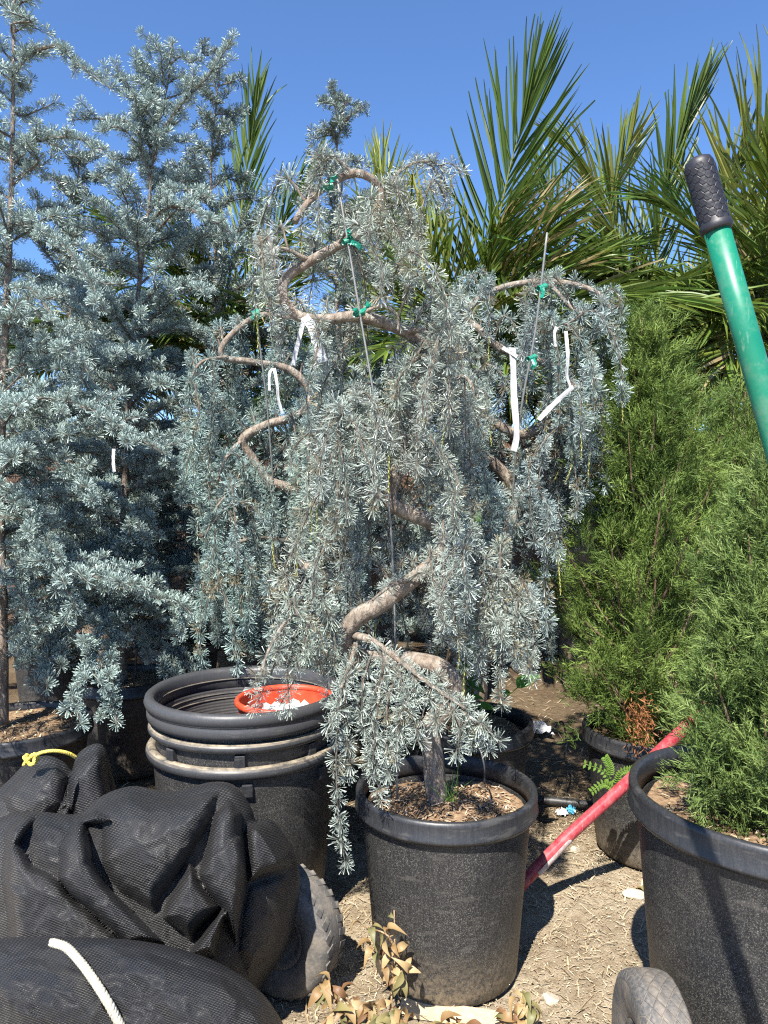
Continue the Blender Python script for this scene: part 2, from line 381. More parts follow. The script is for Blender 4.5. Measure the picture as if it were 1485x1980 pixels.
# ------------------------------------------------------------------ nursery pots
def pot(x, y, r, h, label, name='nursery_pot', soil=True, rimh=0.052, taper=0.78, seed=0, mats=None, soil_drop=0.05, wob=0.004, holes=True, chips=700, group='black nursery pots', chipcols=STRAW):
    t = thing(name, label, 'pot', (x, y, 0), group)
    rb = r * taper; ro = r - 0.018; bz = 0.004
    b = Buf()
    out = [(0.0, bz), (rb - 0.012, bz), (rb, bz + 0.012)] + [(rb + (ro - rb) * f, bz + 0.012 + (h - rimh - bz - 0.012) * f) for f in np.linspace(0.08, 1, 12)]
    inn = [(ro - 0.006, h - rimh)] + [(rb - 0.006 + (ro - rb) * f, 0.02 + (h - rimh - 0.02) * f) for f in np.linspace(0.95, 0.0, 8)] + [(0.0, 0.02)]
    lathe(b, out, 72, 0, (1, 1, 1), (x, y, 0), wob=wob, seed=seed); lathe(b, inn, 72, 0, (1, 1, 1), (x, y, 0), wob=wob, seed=seed)
    b.build('body', M_POT, t, smooth=True)
    b = Buf()
    rim = [(ro - 0.004, h - rimh - 0.002), (r - 0.004, h - rimh - 0.004), (r, h - rimh + 0.002), (r + 0.001, h - rimh + 0.006), (r - 0.002, h - rimh + 0.01), (r - 0.001, h - 0.012), (r - 0.003, h - 0.003), (r - 0.009, h), (r - 0.016, h - 0.002), (ro - 0.002, h - 0.008), (ro - 0.004, h - 0.03)]
    lathe(b, rim, 72, 0, (1, 1, 1), (x, y, 0), closed=True, wob=wob, seed=seed)
    b.build('rim', M_RIM if mats is None else mats, t, smooth=True)
    if soil:
        zs = h - soil_drop; n = 14; b = Buf(); th = np.linspace(0, 6.2832, 40, endpoint=False)
        rr = np.linspace(0, 1, n)[:, None] * (ro - 0.008 - (ro - rb) * soil_drop / h)
        xx = x + rr * np.cos(th); yy = y + rr * np.sin(th)
        zz = zs + 0.012 * noise2(xx, yy, 11 + seed, 3, 18.0)
        ii = np.arange(n - 1)[:, None] * 40; jj = np.arange(40)[None]; kk = (jj + 1) % 40
        b.add(np.stack([xx, yy, zz], -1).reshape(-1, 3), np.stack([ii + jj, ii + kk, ii + 40 + kk, ii + 40 + jj], -1).reshape(-1, 4))
        so = b.build('soil', M_SOIL, t, smooth=True)
        if chips:
            v, q, c = litter(chips, (x - r, x + r), (y - r, y + r), lambda a, e: zs + 0.012 * noise2(a, e, 11 + seed, 3, 18.0), 0.008, 0.04, 0.0025, chipcols, 60 + seed, 0.35)
            ctr = v.reshape(-1, 6, 3).mean(1); ok = np.hypot(ctr[:, 0] - x, ctr[:, 1] - y) < ro - 0.03
            v = v.reshape(-1, 6, 3)[ok].reshape(-1, 3); c = c.reshape(-1, 6, 3)[ok].reshape(-1, 3); k = np.arange(ok.sum())[:, None] * 6
            b = Buf(); b.add(v, np.concatenate([k + [0, 1, 2, 3], k + [3, 2, 4, 5]]), None, 0, c)
            co = b.build('mulch_chips', M_CHIP, so); co['kind'] = 'stuff'
    return t
XA, YA = float(P(862, 1500, 1.90)[0]), 1.90
pot(XA, YA, 0.234, 0.475, 'dusty black nursery pot in front, holding the crooked weeping cedar', seed=1, chips=1500, soil_drop=0.055, chipcols=[(0.55, 0.40, 0.26), (0.42, 0.27, 0.16), (0.30, 0.18, 0.10), (0.62, 0.49, 0.35)])
XR, YR = float(P(1516, 1500, 1.55)[0]), 1.55
pot(XR, YR, 0.312, 0.60, 'large black nursery pot at right edge, crossed by a pole shadow', seed=2, rimh=0.058, soil_drop=0.07, taper=0.8)
XB2, YB2 = float(P(1261, 1500, 2.53)[0]), 2.53
pot(XB2, YB2, 0.235, 0.43, 'black nursery pot behind the red pole, holding a juniper', seed=3)
XL, YL = float(P(30, 1400, 2.63)[0]), 2.63
pot(XL, YL, 0.262, 0.42, 'black nursery pot at left edge behind the mesh bundles', seed=4, soil_drop=0.03)
XU2, YU2 = float(P(248, 1300, 3.3)[0]), 3.3
pot(XU2, YU2, 0.235, 0.42, 'black nursery pot in shade left of the big empty pot', seed=5, soil_drop=0.03)
XC, YC = float(P(905, 1400, 2.66)[0]), 2.66
pot(XC, YC, 0.235, 0.42, 'shaded black nursery pot right behind the front cedar pot', seed=6)
XBt, YBt = float(P(552, 1300, 2.85)[0]), 2.85
pot(XBt, YBt, 0.225, 0.42, 'black nursery pot hidden behind the big empty pot', seed=7)
pot(float(P(345, 1300, 4.1)[0]), 4.1, 0.235, 0.42, 'far black nursery pot under the cedars with a dripper hose', seed=8)
pot(float(P(110, 1300, 4.1)[0]), 4.1, 0.235, 0.42, 'far black nursery pot in deep shade beyond the left edge pot', seed=9)
pot(float(P(660, 1300, 3.6)[0]), 3.6, 0.235, 0.42, 'far black nursery pot behind the two crooked cedars', seed=10)
pot(float(P(1455, 1300, 2.75)[0]), 2.75, 0.235, 0.42, 'black nursery pot behind the large pot at right edge', seed=12)

# big empty pot nested in two more
XN, YN = float(P(476, 1335, 2.15)[0]), 2.15
def shell(name, label, prof_out, th, rimprof, matr, extra=None, z0=0.0, grp='nested big pots'):
    t = thing(name, label, 'pot', (XN, YN, z0), grp)
    b = Buf(); lathe(b, prof_out, 96, 0, (1, 1, 1), (XN, YN, 0), wob=0.002, seed=3)
    lathe(b, [(max(r_ - th, 0), z + (th if r_ - th <= 0.02 else 0)) for r_, z in prof_out][::-1], 96, 0, (1, 1, 1), (XN, YN, 0), wob=0.002, seed=3)
    b.build('body', M_POT, t, smooth=True)
    b = Buf(); lathe(b, rimprof, 96, 0, (1, 1, 1), (XN, YN, 0), closed=True, wob=0.002, seed=3); b.build('rim', matr, t, smooth=True)
    return t
def roll(rc, zc, rr_, zr, n=10):
    return [(rc + rr_ * math.cos(a), zc + zr * math.sin(a)) for a in np.linspace(0, 2 * math.pi, n, endpoint=False)]
p3 = shell('nested_pot', 'outermost dusty black pot of the nested stack, under the other two', [(0.0, 0.005), (0.205, 0.005), (0.218, 0.02), (0.245, 0.25), (0.262, 0.50)], 0.005,
      roll(0.266, 0.506, 0.016, 0.017, 14), M_RIMD)
p2 = shell('nested_pot', 'middle black pot of the nested stack, only its ring showing', [(0.0, 0.09), (0.195, 0.09), (0.207, 0.105), (0.238, 0.33), (0.256, 0.565)], 0.005,
      roll(0.262, 0.570, 0.014, 0.013, 14), M_RIMD)
p1 = shell('nested_pot', 'big empty black pot with thick rolled rim holding a red bucket', [(0.0, 0.16), (0.185, 0.16), (0.198, 0.175), (0.232, 0.40), (0.256, 0.60)], 0.006,
      [(0.254, 0.598), (0.262, 0.592), (0.276, 0.596), (0.279, 0.606), (0.279, 0.622), (0.276, 0.627), (0.282, 0.632), (0.286, 0.645), (0.283, 0.657), (0.274, 0.664), (0.262, 0.661), (0.256, 0.652), (0.254, 0.635)], m_pot('faded_rim_plastic', (0.045, 0.046, 0.05), 0.15, 0.45))
# raised rings inside the empty pot and lugs outside
b = Buf()
for z, r_ in ((0.628, 0.2525), (0.585, 0.247), (0.57, 0.245)):
    lathe(b, roll(r_, z, 0.0025, 0.0022, 6), 96, 0, (1, 1, 1), (XN, YN, 0), closed=True, wob=0.002, seed=3)
b.build('inner_ring', M_RIMD, p1, smooth=True)
b = Buf(); pin = [(0.2495 - 0.0008 * (k % 2) - (0.256 - 0.232) * k / 44, 0.60 - 0.2 * k / 44) for k in range(40)]
lathe(b, pin, 96, 0, (1, 1, 1), (XN, YN, 0), wob=0.002, seed=3); b.build('inner_wall', m_pot('lightened_inner_plastic', (0.06, 0.056, 0.056), 0.15, 0.5), p1)  # inner side coloured paler than the body to brighten the pot's inside
def lug(parent, ang, z, r_, w=0.028, h=0.034, d=0.02):
    b = Buf(); a = R(ang); rot = [[math.cos(a), -math.sin(a), 0], [math.sin(a), math.cos(a), 0], [0, 0, 1]]
    box(b, (XN + r_ * math.cos(a), YN + r_ * math.sin(a), z), (d, w, h), rot=rot); o = b.build('lug', M_RIM, parent)
    bv = o.modifiers.new('bevel', 'BEVEL'); bv.width = 0.003; bv.segments = 2
for a in (-128, -83, -38, 40, 130): lug(p2, a, 0.537, 0.258)
for a in (-79, -30, 60, 150): lug(p3, a, 0.462, 0.262)
# red bucket
bx_, by_, bz_ = float(P(552, 1380, 2.17)[0]), 2.17, 0.166
rb = thing('red_bucket', 'red plastic bucket lying inside the big empty pot', 'bucket', (bx_, by_, bz_))
b = Buf(); po = [(0.0, 0), (0.105, 0), (0.112, 0.006), (0.141, 0.455)]
po = [(r_ * 0.98, z) for r_, z in po]
lathe(b, po, 48, 0, (1, 1, 1), (bx_, by_, bz_)); lathe(b, [(max(r_ - 0.003, 0), z + 0.003) for r_, z in po][::-1], 48, 0, (1, 1, 1), (bx_, by_, bz_)); b.build('body', M_BUCKET, rb, smooth=True)
b = Buf(); lathe(b, roll(0.1405, 0.455, 0.008, 0.010, 10), 48, 0, (1, 1, 1), (bx_, by_, bz_), closed=True); b.build('rim', M_BUCKET, rb, smooth=True)
b = Buf()
for a in np.linspace(0, 6.283, 9)[:-1]:
    box(b, (bx_ + 0.128 * math.cos(a), by_ + 0.128 * math.sin(a), bz_ + 0.33), (0.006, 0.03, 0.18), rot=[[math.cos(a), -math.sin(a), 0], [math.sin(a), math.cos(a), 0], [0, 0, 1]])
b.build('inner_rib', M_BUCKET, rb)

# ------------------------------------------------------------------ cedars
def bank(nvar, nn, L, w, pol, seed, lj=0.2, curve=0.12):
    r = np.random.default_rng(seed); out = []
    for _ in range(nvar):
        ph = r.uniform(0, 6.283, nn); th = np.radians(pol[0] + (pol[1] - pol[0]) * np.sqrt(r.random(nn)))
        d = np.stack([np.sin(th) * np.cos(ph), np.sin(th) * np.sin(ph), np.cos(th)], -1)
        l = L * r.uniform(1 - lj, 1 + lj * 0.6, nn)[:, None]
        s = nrm(np.cross(d, r.normal(size=(nn, 3)))); up = np.array([0, 0, 1.0])
        p0 = d * 0.002; tp = d * l + up * l * curve
        v = np.stack([p0, tp - s * w * 0.5, tp + s * w * 0.5], 1); out.append(v.reshape(-1, 3))
    return np.array(out), np.tile(np.array([0.0, 1.0, 1.0]), nn)
BK_W = bank(12, 40, 0.0265, 0.0018, (5, 112), 1, 0.12)
BK_U = bank(12, 30, 0.0250, 0.0025, (4, 92), 2, 0.14)
BK_F = bank(8, 18, 0.026, 0.0040, (4, 88), 3, 0.2)
def emit(buf, pos, axis, scale, bk, base, r, matid=1):
    V, tip = bk; n = len(pos)
    if n == 0: return
    z = nrm(axis); x = nrm(np.cross(z, r.normal(size=(n, 3)))); y = np.cross(z, x)
    k = r.integers(0, len(V), n); v = V[k] * np.asarray(scale)[:, None, None]
    w = pos[:, None] + v[..., 0:1] * x[:, None] + v[..., 1:2] * y[:, None] + v[..., 2:3] * z[:, None]
    m = V.shape[1]; nq = m // 3
    q = (np.arange(n * nq)[:, None] * 3 + [0, 1, 2])
    c = base[:, None, :] * (0.42 + 0.66 * tip)[None, :, None]  # pale needle tips; bases darkened further to put shade between needles
    buf.add(w.reshape(-1, 3), None, q, matid, np.clip(c, 0, 1).reshape(-1, 3))
def along(p, spacing, r, start=0.0):
    s = np.concatenate([[0], np.cumsum(np.linalg.norm(np.diff(p, axis=0), axis=1))])
    if s[-1] <= start: return np.zeros((0, 3)), np.zeros((0, 3))
    a = np.arange(start, s[-1], spacing); a = np.clip(a + r.normal(0, spacing * 0.25, len(a)), 0, s[-1])
    pos = np.stack([np.interp(a, s, p[:, k]) for k in range(3)], -1)
    t = nrm(np.gradient(p, axis=0)); tan = nrm(np.stack([np.interp(a, s, t[:, k]) for k in range(3)], -1))
    return pos, tan
def strand(tree, path, r, tint, bare=0.0, spacing=0.0165, bk=BK_W, size=1.0, r0=0.0034, tail=False, barkc=(0.55, 0.52, 0.5), name='hanging_branch'):
    """one drooping branch: twig plus its needle rosettes"""
    b = Buf(); n = max(8, int(plen(path) / 0.03)); p = catmull(path, n)
    tube(b, p, np.linspace(r0, 0.0011, n), 5, 0, barkc)
    pos, tan = along(p, spacing, r, bare)
    if len(pos) > 6:
        gap = np.sin(np.arange(len(pos)) * r.uniform(0.25, 0.7) + r.uniform(0, 6)) + r.normal(0, 0.5, len(pos)); keep = gap > -1.15; pos, tan = pos[keep], tan[keep]
        s_all = np.linspace(0, 1, n)
        for _ in range(int(plen(p) / 0.34 + r.random())):
            j = int(r.integers(int(n * 0.25), max(int(n * 0.25) + 1, n - 3))); tn = nrm(p[j + 1] - p[j]); sd = nrm(np.cross(tn, r.normal(size=3))); l = r.uniform(0.03, 0.085)
            q = catmull([p[j], p[j] + (sd * 0.8 + tn * 0.3) * l * 0.5, p[j] + (sd * 0.75 + tn * 0.6) * l + np.array([0, 0, -0.25 * l])], 6); tube(b, q, np.linspace(0.0018, 0.0009, 6), 4, 0, barkc)
            a2, e2 = along(q, spacing * 0.95, r, 0.01); pos = np.vstack([pos, a2]); tan = np.vstack([tan, e2])
    m = len(pos)
    if m:
        ang = np.arange(m) * 2.4 + r.uniform(0, 6) + r.normal(0, 0.3, m)
        a = nrm(np.cross(tan, np.array([0.31, 0.87, 0.2]))); bb_ = np.cross(tan, a)
        perp = np.cos(ang)[:, None] * a + np.sin(ang)[:, None] * bb_
        ax = perp * 0.9 + tan * r.uniform(0.1, 0.7, m)[:, None] + np.array([0, 0, 0.12]) + r.normal(0, 0.18, (m, 3))
        scl = size * r.uniform(0.62, 1.2, m) * (0.95 + 0.12 * np.sin(np.arange(m) * 0.35 + r.uniform(0, 6)))
        base = np.array(tint) * r.uniform(0.78, 1.2, m)[:, None]
        old = r.random(m) < 0.085; base[old] = np.array([0.26, 0.22, 0.13]) * r.uniform(0.7, 1.1, old.sum())[:, None]
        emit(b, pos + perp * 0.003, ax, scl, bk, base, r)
        emit(b, p[-1:], nrm(p[-1:] - p[-2:-1]), np.array([size * 0.85]), bk, np.array([tint]), r)
    if tail:
        L = r.uniform(0.05, 0.12); k = 12; e = p[-1] + np.array([r.normal(0, 0.01), r.normal(0, 0.01), -L])
        tp = catmull([p[-1], (p[-1] + e) / 2 + r.normal(0, 0.004, 3), e], k)
        yc = np.array([0.30, 0.30, 0.07]); tube(b, tp, np.linspace(0.0016, 0.0008, k), 4, 1, yc)
        ps, tn = along(tp, 0.0028, r); m2 = len(ps); ang = np.arange(m2) * 2.4
        a = nrm(np.cross(tn, np.array([0.31, 0.87, 0.2]))); bb_ = np.cross(tn, a)
        d = nrm((np.cos(ang)[:, None] * a + np.sin(ang)[:, None] * bb_) * 0.55 + tn); s = nrm(np.cross(d, tn)); l = r.uniform(0.008, 0.013, m2)[:, None]
        v = np.stack([ps, ps + d * l * 0.5 + s * 0.0011, ps + d * l, ps + d * l * 0.5 - s * 0.0011], 1)
        b.add(v.reshape(-1, 3), np.arange(m2)[:, None] * 4 + [0, 1, 2, 3], None, 1, np.repeat(yc * r.uniform(0.8, 1.3, m2)[:, None], 4, 0))
    return b.build(name, [M_BARK, M_NEEDLE], tree)

def limb(tree, pts, r0, r1, n=60, name='limb', c=(1, 1, 1), ns=10, seed=0, bumpy=0.08):
    p = catmull(pts, n); b = Buf(); rr_ = np.linspace(r0, r1, n) * (1 + bumpy * np.sin(np.linspace(0, 31 + seed, n)) * np.cos(np.linspace(1, 17, n)))
    tube(b, p, rr_, ns, 0, c); b.build(name, M_BARK, tree, smooth=True); return p

def weeping(label, base, trunk, limbs, region, tint, seed, nst, Drange, r0, heroes=(), lmin=90, lmax=330, ymax=1290, tailp=0.2, size=1.0, reach=0.34, clear=()):
    """region: list of (x0, x1, y0, y1) photo boxes the hanging branches start in; heroes: explicit paths"""
    r = np.random.default_rng(seed)
    t = thing('weeping_cedar', label, 'tree', base, 'weeping blue cedars')
    tp = limb(t, trunk, r0, r0 * 0.3, 130, 'trunk', seed=seed, ns=12)
    nodes = [tp[10:]]
    for k, (pts, a, e) in enumerate(limbs): nodes.append(limb(t, pts, a, e, 40, 'limb', seed=k))
    b = Buf()
    for k, pn in enumerate(nodes):
        a_, e_ = along(pn, 0.05 if k == 0 else 0.022, r, (0.35 if k == 0 else 0.18) * plen(pn)); m = len(a_)
        if not m: continue
        pr = r.normal(size=(m, 3)); pr = nrm(pr - e_ * (pr * e_).sum(1, keepdims=True)); off_ = 0.012 if k == 0 else 0.004
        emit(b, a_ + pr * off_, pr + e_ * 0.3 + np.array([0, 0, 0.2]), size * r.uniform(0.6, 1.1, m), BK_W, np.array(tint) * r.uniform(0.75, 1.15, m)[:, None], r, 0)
    b.build('limb_needles', M_NEEDLE, t)['kind'] = 'stuff'
    nodes = np.vstack(nodes)
    area = np.array([(x1 - x0) * (y1 - y0) for x0, x1, y0, y1 in region], float); area /= area.sum()
    made = 0; tries = 0
    while made < nst and tries < nst * 12:
        tries += 1
        x0, x1, y0, y1 = region[r.choice(len(region), p=area)]
        s = P(r.uniform(x0, x1), r.uniform(y0, y1), r.uniform(*Drange))
        # nearest wood, preferring wood a little above
        d = nodes - s; dist = np.linalg.norm(d * [1, 1, 1.3], axis=1) + np.where(d[:, 2] < -0.05, 0.3, 0)
        k = int(np.argmin(dist)); w = nodes[k]
        if np.linalg.norm((w - s)[:2]) > reach: continue
        s[2] = min(s[2], w[2] + 0.07)
        L = r.uniform(lmin, lmax) * s[1] / F
        zmin = P(0, ymax, s[1])[2]; L = min(L, s[2] - zmin)
        if L < 0.08: continue
        arch = (w + s) / 2 + np.array([0, 0, 0.03 + 0.25 * np.linalg.norm((s - w)[:2])])
        sway = r.normal(0, 0.026, 3) * [1, 1, 0]; out = nrm((s - w) * [1, 1, 0]) * 0.02
        path = [w, arch, s, s + out + sway * 0.6 + [0, 0, -L * 0.35], s + out * 1.3 + sway + [0, 0, -L * 0.7], s + out * 1.2 + sway * r.uniform(0.3, 1.6) + [0, 0, -L]]
        if clear:
            cpth = catmull(path, 16)[3:]; xx = W0 / 2 + F * cpth[:, 0] / cpth[:, 1]; yy = HORIZON + F * (CAMZ - cpth[:, 2]) / cpth[:, 1]
            if any(((xx > c0) & (xx < c1) & (yy > c2) & (yy < c3) & (cpth[:, 1] < cd)).any() for c0, c1, c2, c3, cd in clear): continue
        strand(t, path, r, np.array(tint) * r.uniform(0.85, 1.12) * np.array([r.uniform(0.94, 1.06), 1, r.uniform(0.93, 1.06)]), bare=np.linalg.norm(arch - w) * r.uniform(0.0, 0.7), size=size * r.uniform(0.85, 1.1), tail=r.random() < tailp)
        made += 1
    for hp in heroes:
        strand(t, PS(hp), r, np.array(tint) * 1.08, bare=0.01, size=size * 1.0, spacing=0.0160, tail=False)
    return t

TA = (0.315, 0.362, 0.312); TB = (0.245, 0.342, 0.312); TC = (0.28, 0.36, 0.335)
# A: the crooked weeping cedar in the front pot
trunkA = PS([(845, 1550, 1.90), (838, 1470, 1.90), (833, 1405, 1.90), (872, 1362, 1.88), (880, 1325, 1.86), (850, 1290, 1.86), (800, 1278, 1.88), (730, 1272, 1.92), (680, 1255, 1.90), (668, 1228, 1.88),
             (690, 1195, 1.86), (740, 1165, 1.85), (800, 1120, 1.86), (845, 1080, 1.88), (860, 1045, 1.90), (840, 1012, 1.91), (790, 992, 1.90), (755, 970, 1.90), (760, 930, 1.91),
             (790, 870, 1.93), (828, 795, 1.95), (840, 735, 1.95), (828, 680, 1.94), (785, 642, 1.92), (730, 620, 1.9), (680, 612, 1.88), (630, 618, 1.87), (580, 612, 1.87), (548, 580, 1.88), (552, 540, 1.9), (595, 508, 1.9), (655, 474, 1.9), (700, 450, 1.92), (728, 410, 1.92), (735, 365, 1.92), (705, 338, 1.9), (670, 338, 1.9), (620, 368, 1.88), (585, 405, 1.86), (570, 430, 1.85)])
limbsA = [
    (PS([(672, 1235, 1.88), (620, 1200, 1.82), (565, 1195, 1.76), (528, 1240, 1.72), (505, 1300, 1.7)]), 0.009, 0.003),
    (PS([(685, 1228, 1.87), (720, 1240, 1.80), (770, 1275, 1.74), (840, 1330, 1.68), (900, 1370, 1.66)]), 0.011, 0.003),
    (PS([(690, 1240, 1.88), (675, 1290, 1.76), (660, 1330, 1.68)]), 0.008, 0.003),
    (PS([(850, 1055, 1.9), (900, 1070, 1.85), (960, 1110, 1.82), (1005, 1170, 1.8)]), 0.009, 0.003),
    (PS([(830, 790, 1.95), (870, 740, 1.9), (900, 730, 1.85), (925, 770, 1.82)]), 0.008, 0.003),
    (PS([(790, 870, 1.93), (710, 830, 1.88), (650, 840, 1.82), (610, 880, 1.78)]), 0.009, 0.003),
    (PS([(755, 965, 1.9), (700, 950, 1.86), (655, 930, 1.82), (640, 890, 1.8), (665, 850, 1.8)]), 0.010, 0.004),
    (PS([(785, 642, 1.92), (820, 640, 1.85), (850, 670, 1.8), (860, 720, 1.78)]), 0.008, 0.003),
    (PS([(728, 400, 1.92), (752, 365, 1.93), (775, 330, 1.93), (820, 312, 1.92), (848, 340, 1.92), (860, 385, 1.92)]), 0.006, 0.0025),
    (PS([(680, 337, 1.9), (655, 312, 1.88), (635, 305, 1.86), (610, 330, 1.84)]), 0.006, 0.003),
    (PS([(700, 605, 1.89), (740, 592, 1.86), (768, 610, 1.85), (770, 640, 1.84)]), 0.006, 0.003),
    (PS([(800, 1120, 1.86), (760, 1130, 1.78), (720, 1160, 1.72)]), 0.007, 0.003),
    (PS([(600, 505, 1.9), (540, 480, 1.85), (505, 510, 1.82)]), 0.007, 0.003),
]
heroesA = [[(880 + 18 * k, 1068 + 7 * k, 1.86 - 0.01 * k), (892 + 18 * k, 1075 + 9 * k, 1.80 - 0.005 * (k % 3)), (898 + 18 * k + 6 * (k % 3), 1150 + 6 * k, 1.79), (894 + 18 * k + 10 * (k % 2), 1235 + (k * 37) % 90, 1.79)] for k in range(8)] + [[(735 + 30 * k, 1258 + 17 * k, 1.78 - 0.02 * k), (742 + 32 * k, 1285 + 17 * k, 1.72 - 0.01 * k), (728 + 30 * k + 22 * (k % 2), 1335 + 14 * k, 1.70 - 0.006 * k), (716 + 32 * k + 34 * (k % 2), 1385 + (k * 53) % 70, 1.69 - 0.005 * k)] for k in range(6)] + [
    [(690, 1280, 1.74), (670, 1300, 1.70), (655, 1370, 1.69), (650, 1480, 1.69), (655, 1580, 1.69), (668, 1672, 1.69)],
    [(700, 1290, 1.74), (672, 1310, 1.70), (668, 1380, 1.70), (672, 1450, 1.70), (676, 1495, 1.70)],
    [(755, 1280, 1.74), (735, 1330, 1.70), (728, 1400, 1.69), (722, 1470, 1.69), (738, 1545, 1.69)],
    [(780, 1290, 1.74), (752, 1340, 1.69), (748, 1410, 1.68), (750, 1500, 1.68)],
    [(720, 1260, 1.76), (700, 1330, 1.70), (706, 1420, 1.70), (718, 1500, 1.70)],
    [(800, 1300, 1.72), (790, 1350, 1.68), (770, 1410, 1.67), (765, 1470, 1.67)],
    [(840, 1330, 1.69), (870, 1365, 1.66), (890, 1410, 1.65), (880, 1462, 1.65)],
    [(860, 1340, 1.69), (905, 1385, 1.66), (930, 1420, 1.65), (945, 1448, 1.65)],
    [(850, 1300, 1.74), (830, 1340, 1.68), (815, 1390, 1.67)],
    [(560, 1195, 1.76), (540, 1240, 1.72), (530, 1290, 1.71), (510, 1330, 1.71), (492, 1372, 1.71)],
    [(590, 1195, 1.78), (560, 1250, 1.74), (556, 1310, 1.73), (560, 1372, 1.73)],
    [(600, 1195, 1.79), (590, 1230, 1.75), (575, 1300, 1.74), (535, 1375, 1.74)],
    [(650, 1225, 1.85), (632, 1260, 1.78), (632, 1320, 1.77), (636, 1360, 1.77)],
    [(820, 312, 1.92), (850, 318, 1.91), (862, 360, 1.91), (860, 410, 1.91)],
    [(752, 370, 1.93), (775, 328, 1.93), (822, 308, 1.92), (850, 325, 1.92)],
    [(640, 310, 1.87), (622, 330, 1.84), (615, 400, 1.83), (620, 450, 1.83)],
    [(655, 310, 1.88), (640, 300, 1.86), (618, 315, 1.85), (605, 350, 1.84)],
    [(735, 350, 1.92), (742, 390, 1.9), (735, 440, 1.89), (722, 520, 1.89)],
    [(745, 400, 1.92), (785, 400, 1.9), (800, 460, 1.89), (805, 540, 1.89)],
    [(960, 1110, 1.82), (1000, 1140, 1.79), (1012, 1200, 1.78), (1025, 1300, 1.78)],
    [(950, 1105, 1.82), (975, 1150, 1.79), (980, 1230, 1.78), (965, 1300, 1.78), (970, 1365, 1.78)],
    [(900, 1075, 1.85), (930, 1110, 1.79), (940, 1200, 1.78), (925, 1290, 1.78)],
    [(870, 1060, 1.87), (895, 1100, 1.79), (900, 1180, 1.78), (905, 1260, 1.78)],
]
regA = [(500, 860, 380, 560), (600, 900, 620, 900), (740, 900, 600, 800), (600, 930, 850, 1130), (640, 1000, 1080, 1180), (560, 900, 1040, 1200), (590, 880, 780, 900), (500, 640, 470, 600), (780, 920, 640, 760)]
weeping('tall crooked weeping cedar in the front pot with serpentine bare trunk', (XA, YA, 0.42), trunkA, limbsA, regA, TA, 21, 122, (1.64, 2.10), 0.028, heroesA, 60, 190, 1290, clear=[
    (600, 675, 450, 510, 1.92), (630, 690, 595, 640, 1.9), (725, 780, 600, 640, 1.9), (768, 832, 970, 1025, 1.93), (728, 812, 1095, 1158, 1.9), (660, 720, 1172, 1245, 1.9), (826, 880, 1287, 1338, 1.88), (815, 860, 1395, 1500, 2.0)])

# B: left behind, bluer
trunkB = PS([(552, 1340, 2.85), (540, 1260, 2.82), (545, 1205, 2.78), (565, 1170, 2.74), (605, 1145, 2.7), (625, 1125, 2.7), (612, 1102, 2.72), (580, 1090, 2.75), (560, 1050, 2.77), (600, 1000, 2.76), (570, 950, 2.74), (520, 930, 2.72), (490, 890, 2.7), (470, 850, 2.68), (515, 822, 2.68), (580, 800, 2.7), (600, 760, 2.72), (560, 715, 2.7), (490, 700, 2.66), (430, 690, 2.62), (440, 655, 2.62), (500, 610, 2.64), (560, 615, 2.66)])
limbsB = [
    (PS([(470, 850, 2.68), (440, 880, 2.62), (420, 930, 2.58)]), 0.008, 0.003),
    (PS([(440, 690, 2.62), (390, 700, 2.56), (365, 740, 2.52)]), 0.007, 0.003),
    (PS([(560, 1050, 2.77), (500, 1040, 2.68), (440, 1060, 2.6), (410, 1110, 2.55)]), 0.009, 0.003),
    (PS([(605, 1145, 2.7), (560, 1130, 2.62), (510, 1150, 2.55), (480, 1190, 2.5)]), 0.008, 0.003),
    (PS([(600, 1000, 2.76), (660, 980, 2.7), (700, 1010, 2.65)]), 0.008, 0.003),
    (PS([(580, 800, 2.7), (640, 790, 2.66), (670, 830, 2.62)]), 0.007, 0.003),
    (PS([(520, 930, 2.72), (460, 940, 2.62), (420, 980, 2.55), (400, 1030, 2.5)]), 0.008, 0.003),
]
regB = [(350, 640, 650, 820), (385, 640, 820, 1000), (385, 720, 980, 1180), (560, 720, 780, 1000)]
weeping('bluish weeping cedar behind the big empty pot, green tape on its trunk', (XBt, YBt, 0.38), trunkB, limbsB, regB, TB, 22, 98, (2.42, 2.9), 0.028, (), 90, 230, 1285, 0.25, 1.15, 0.4, clear=[(530, 640, 1090, 1240, 2.8), (440, 540, 800, 880, 2.7)])

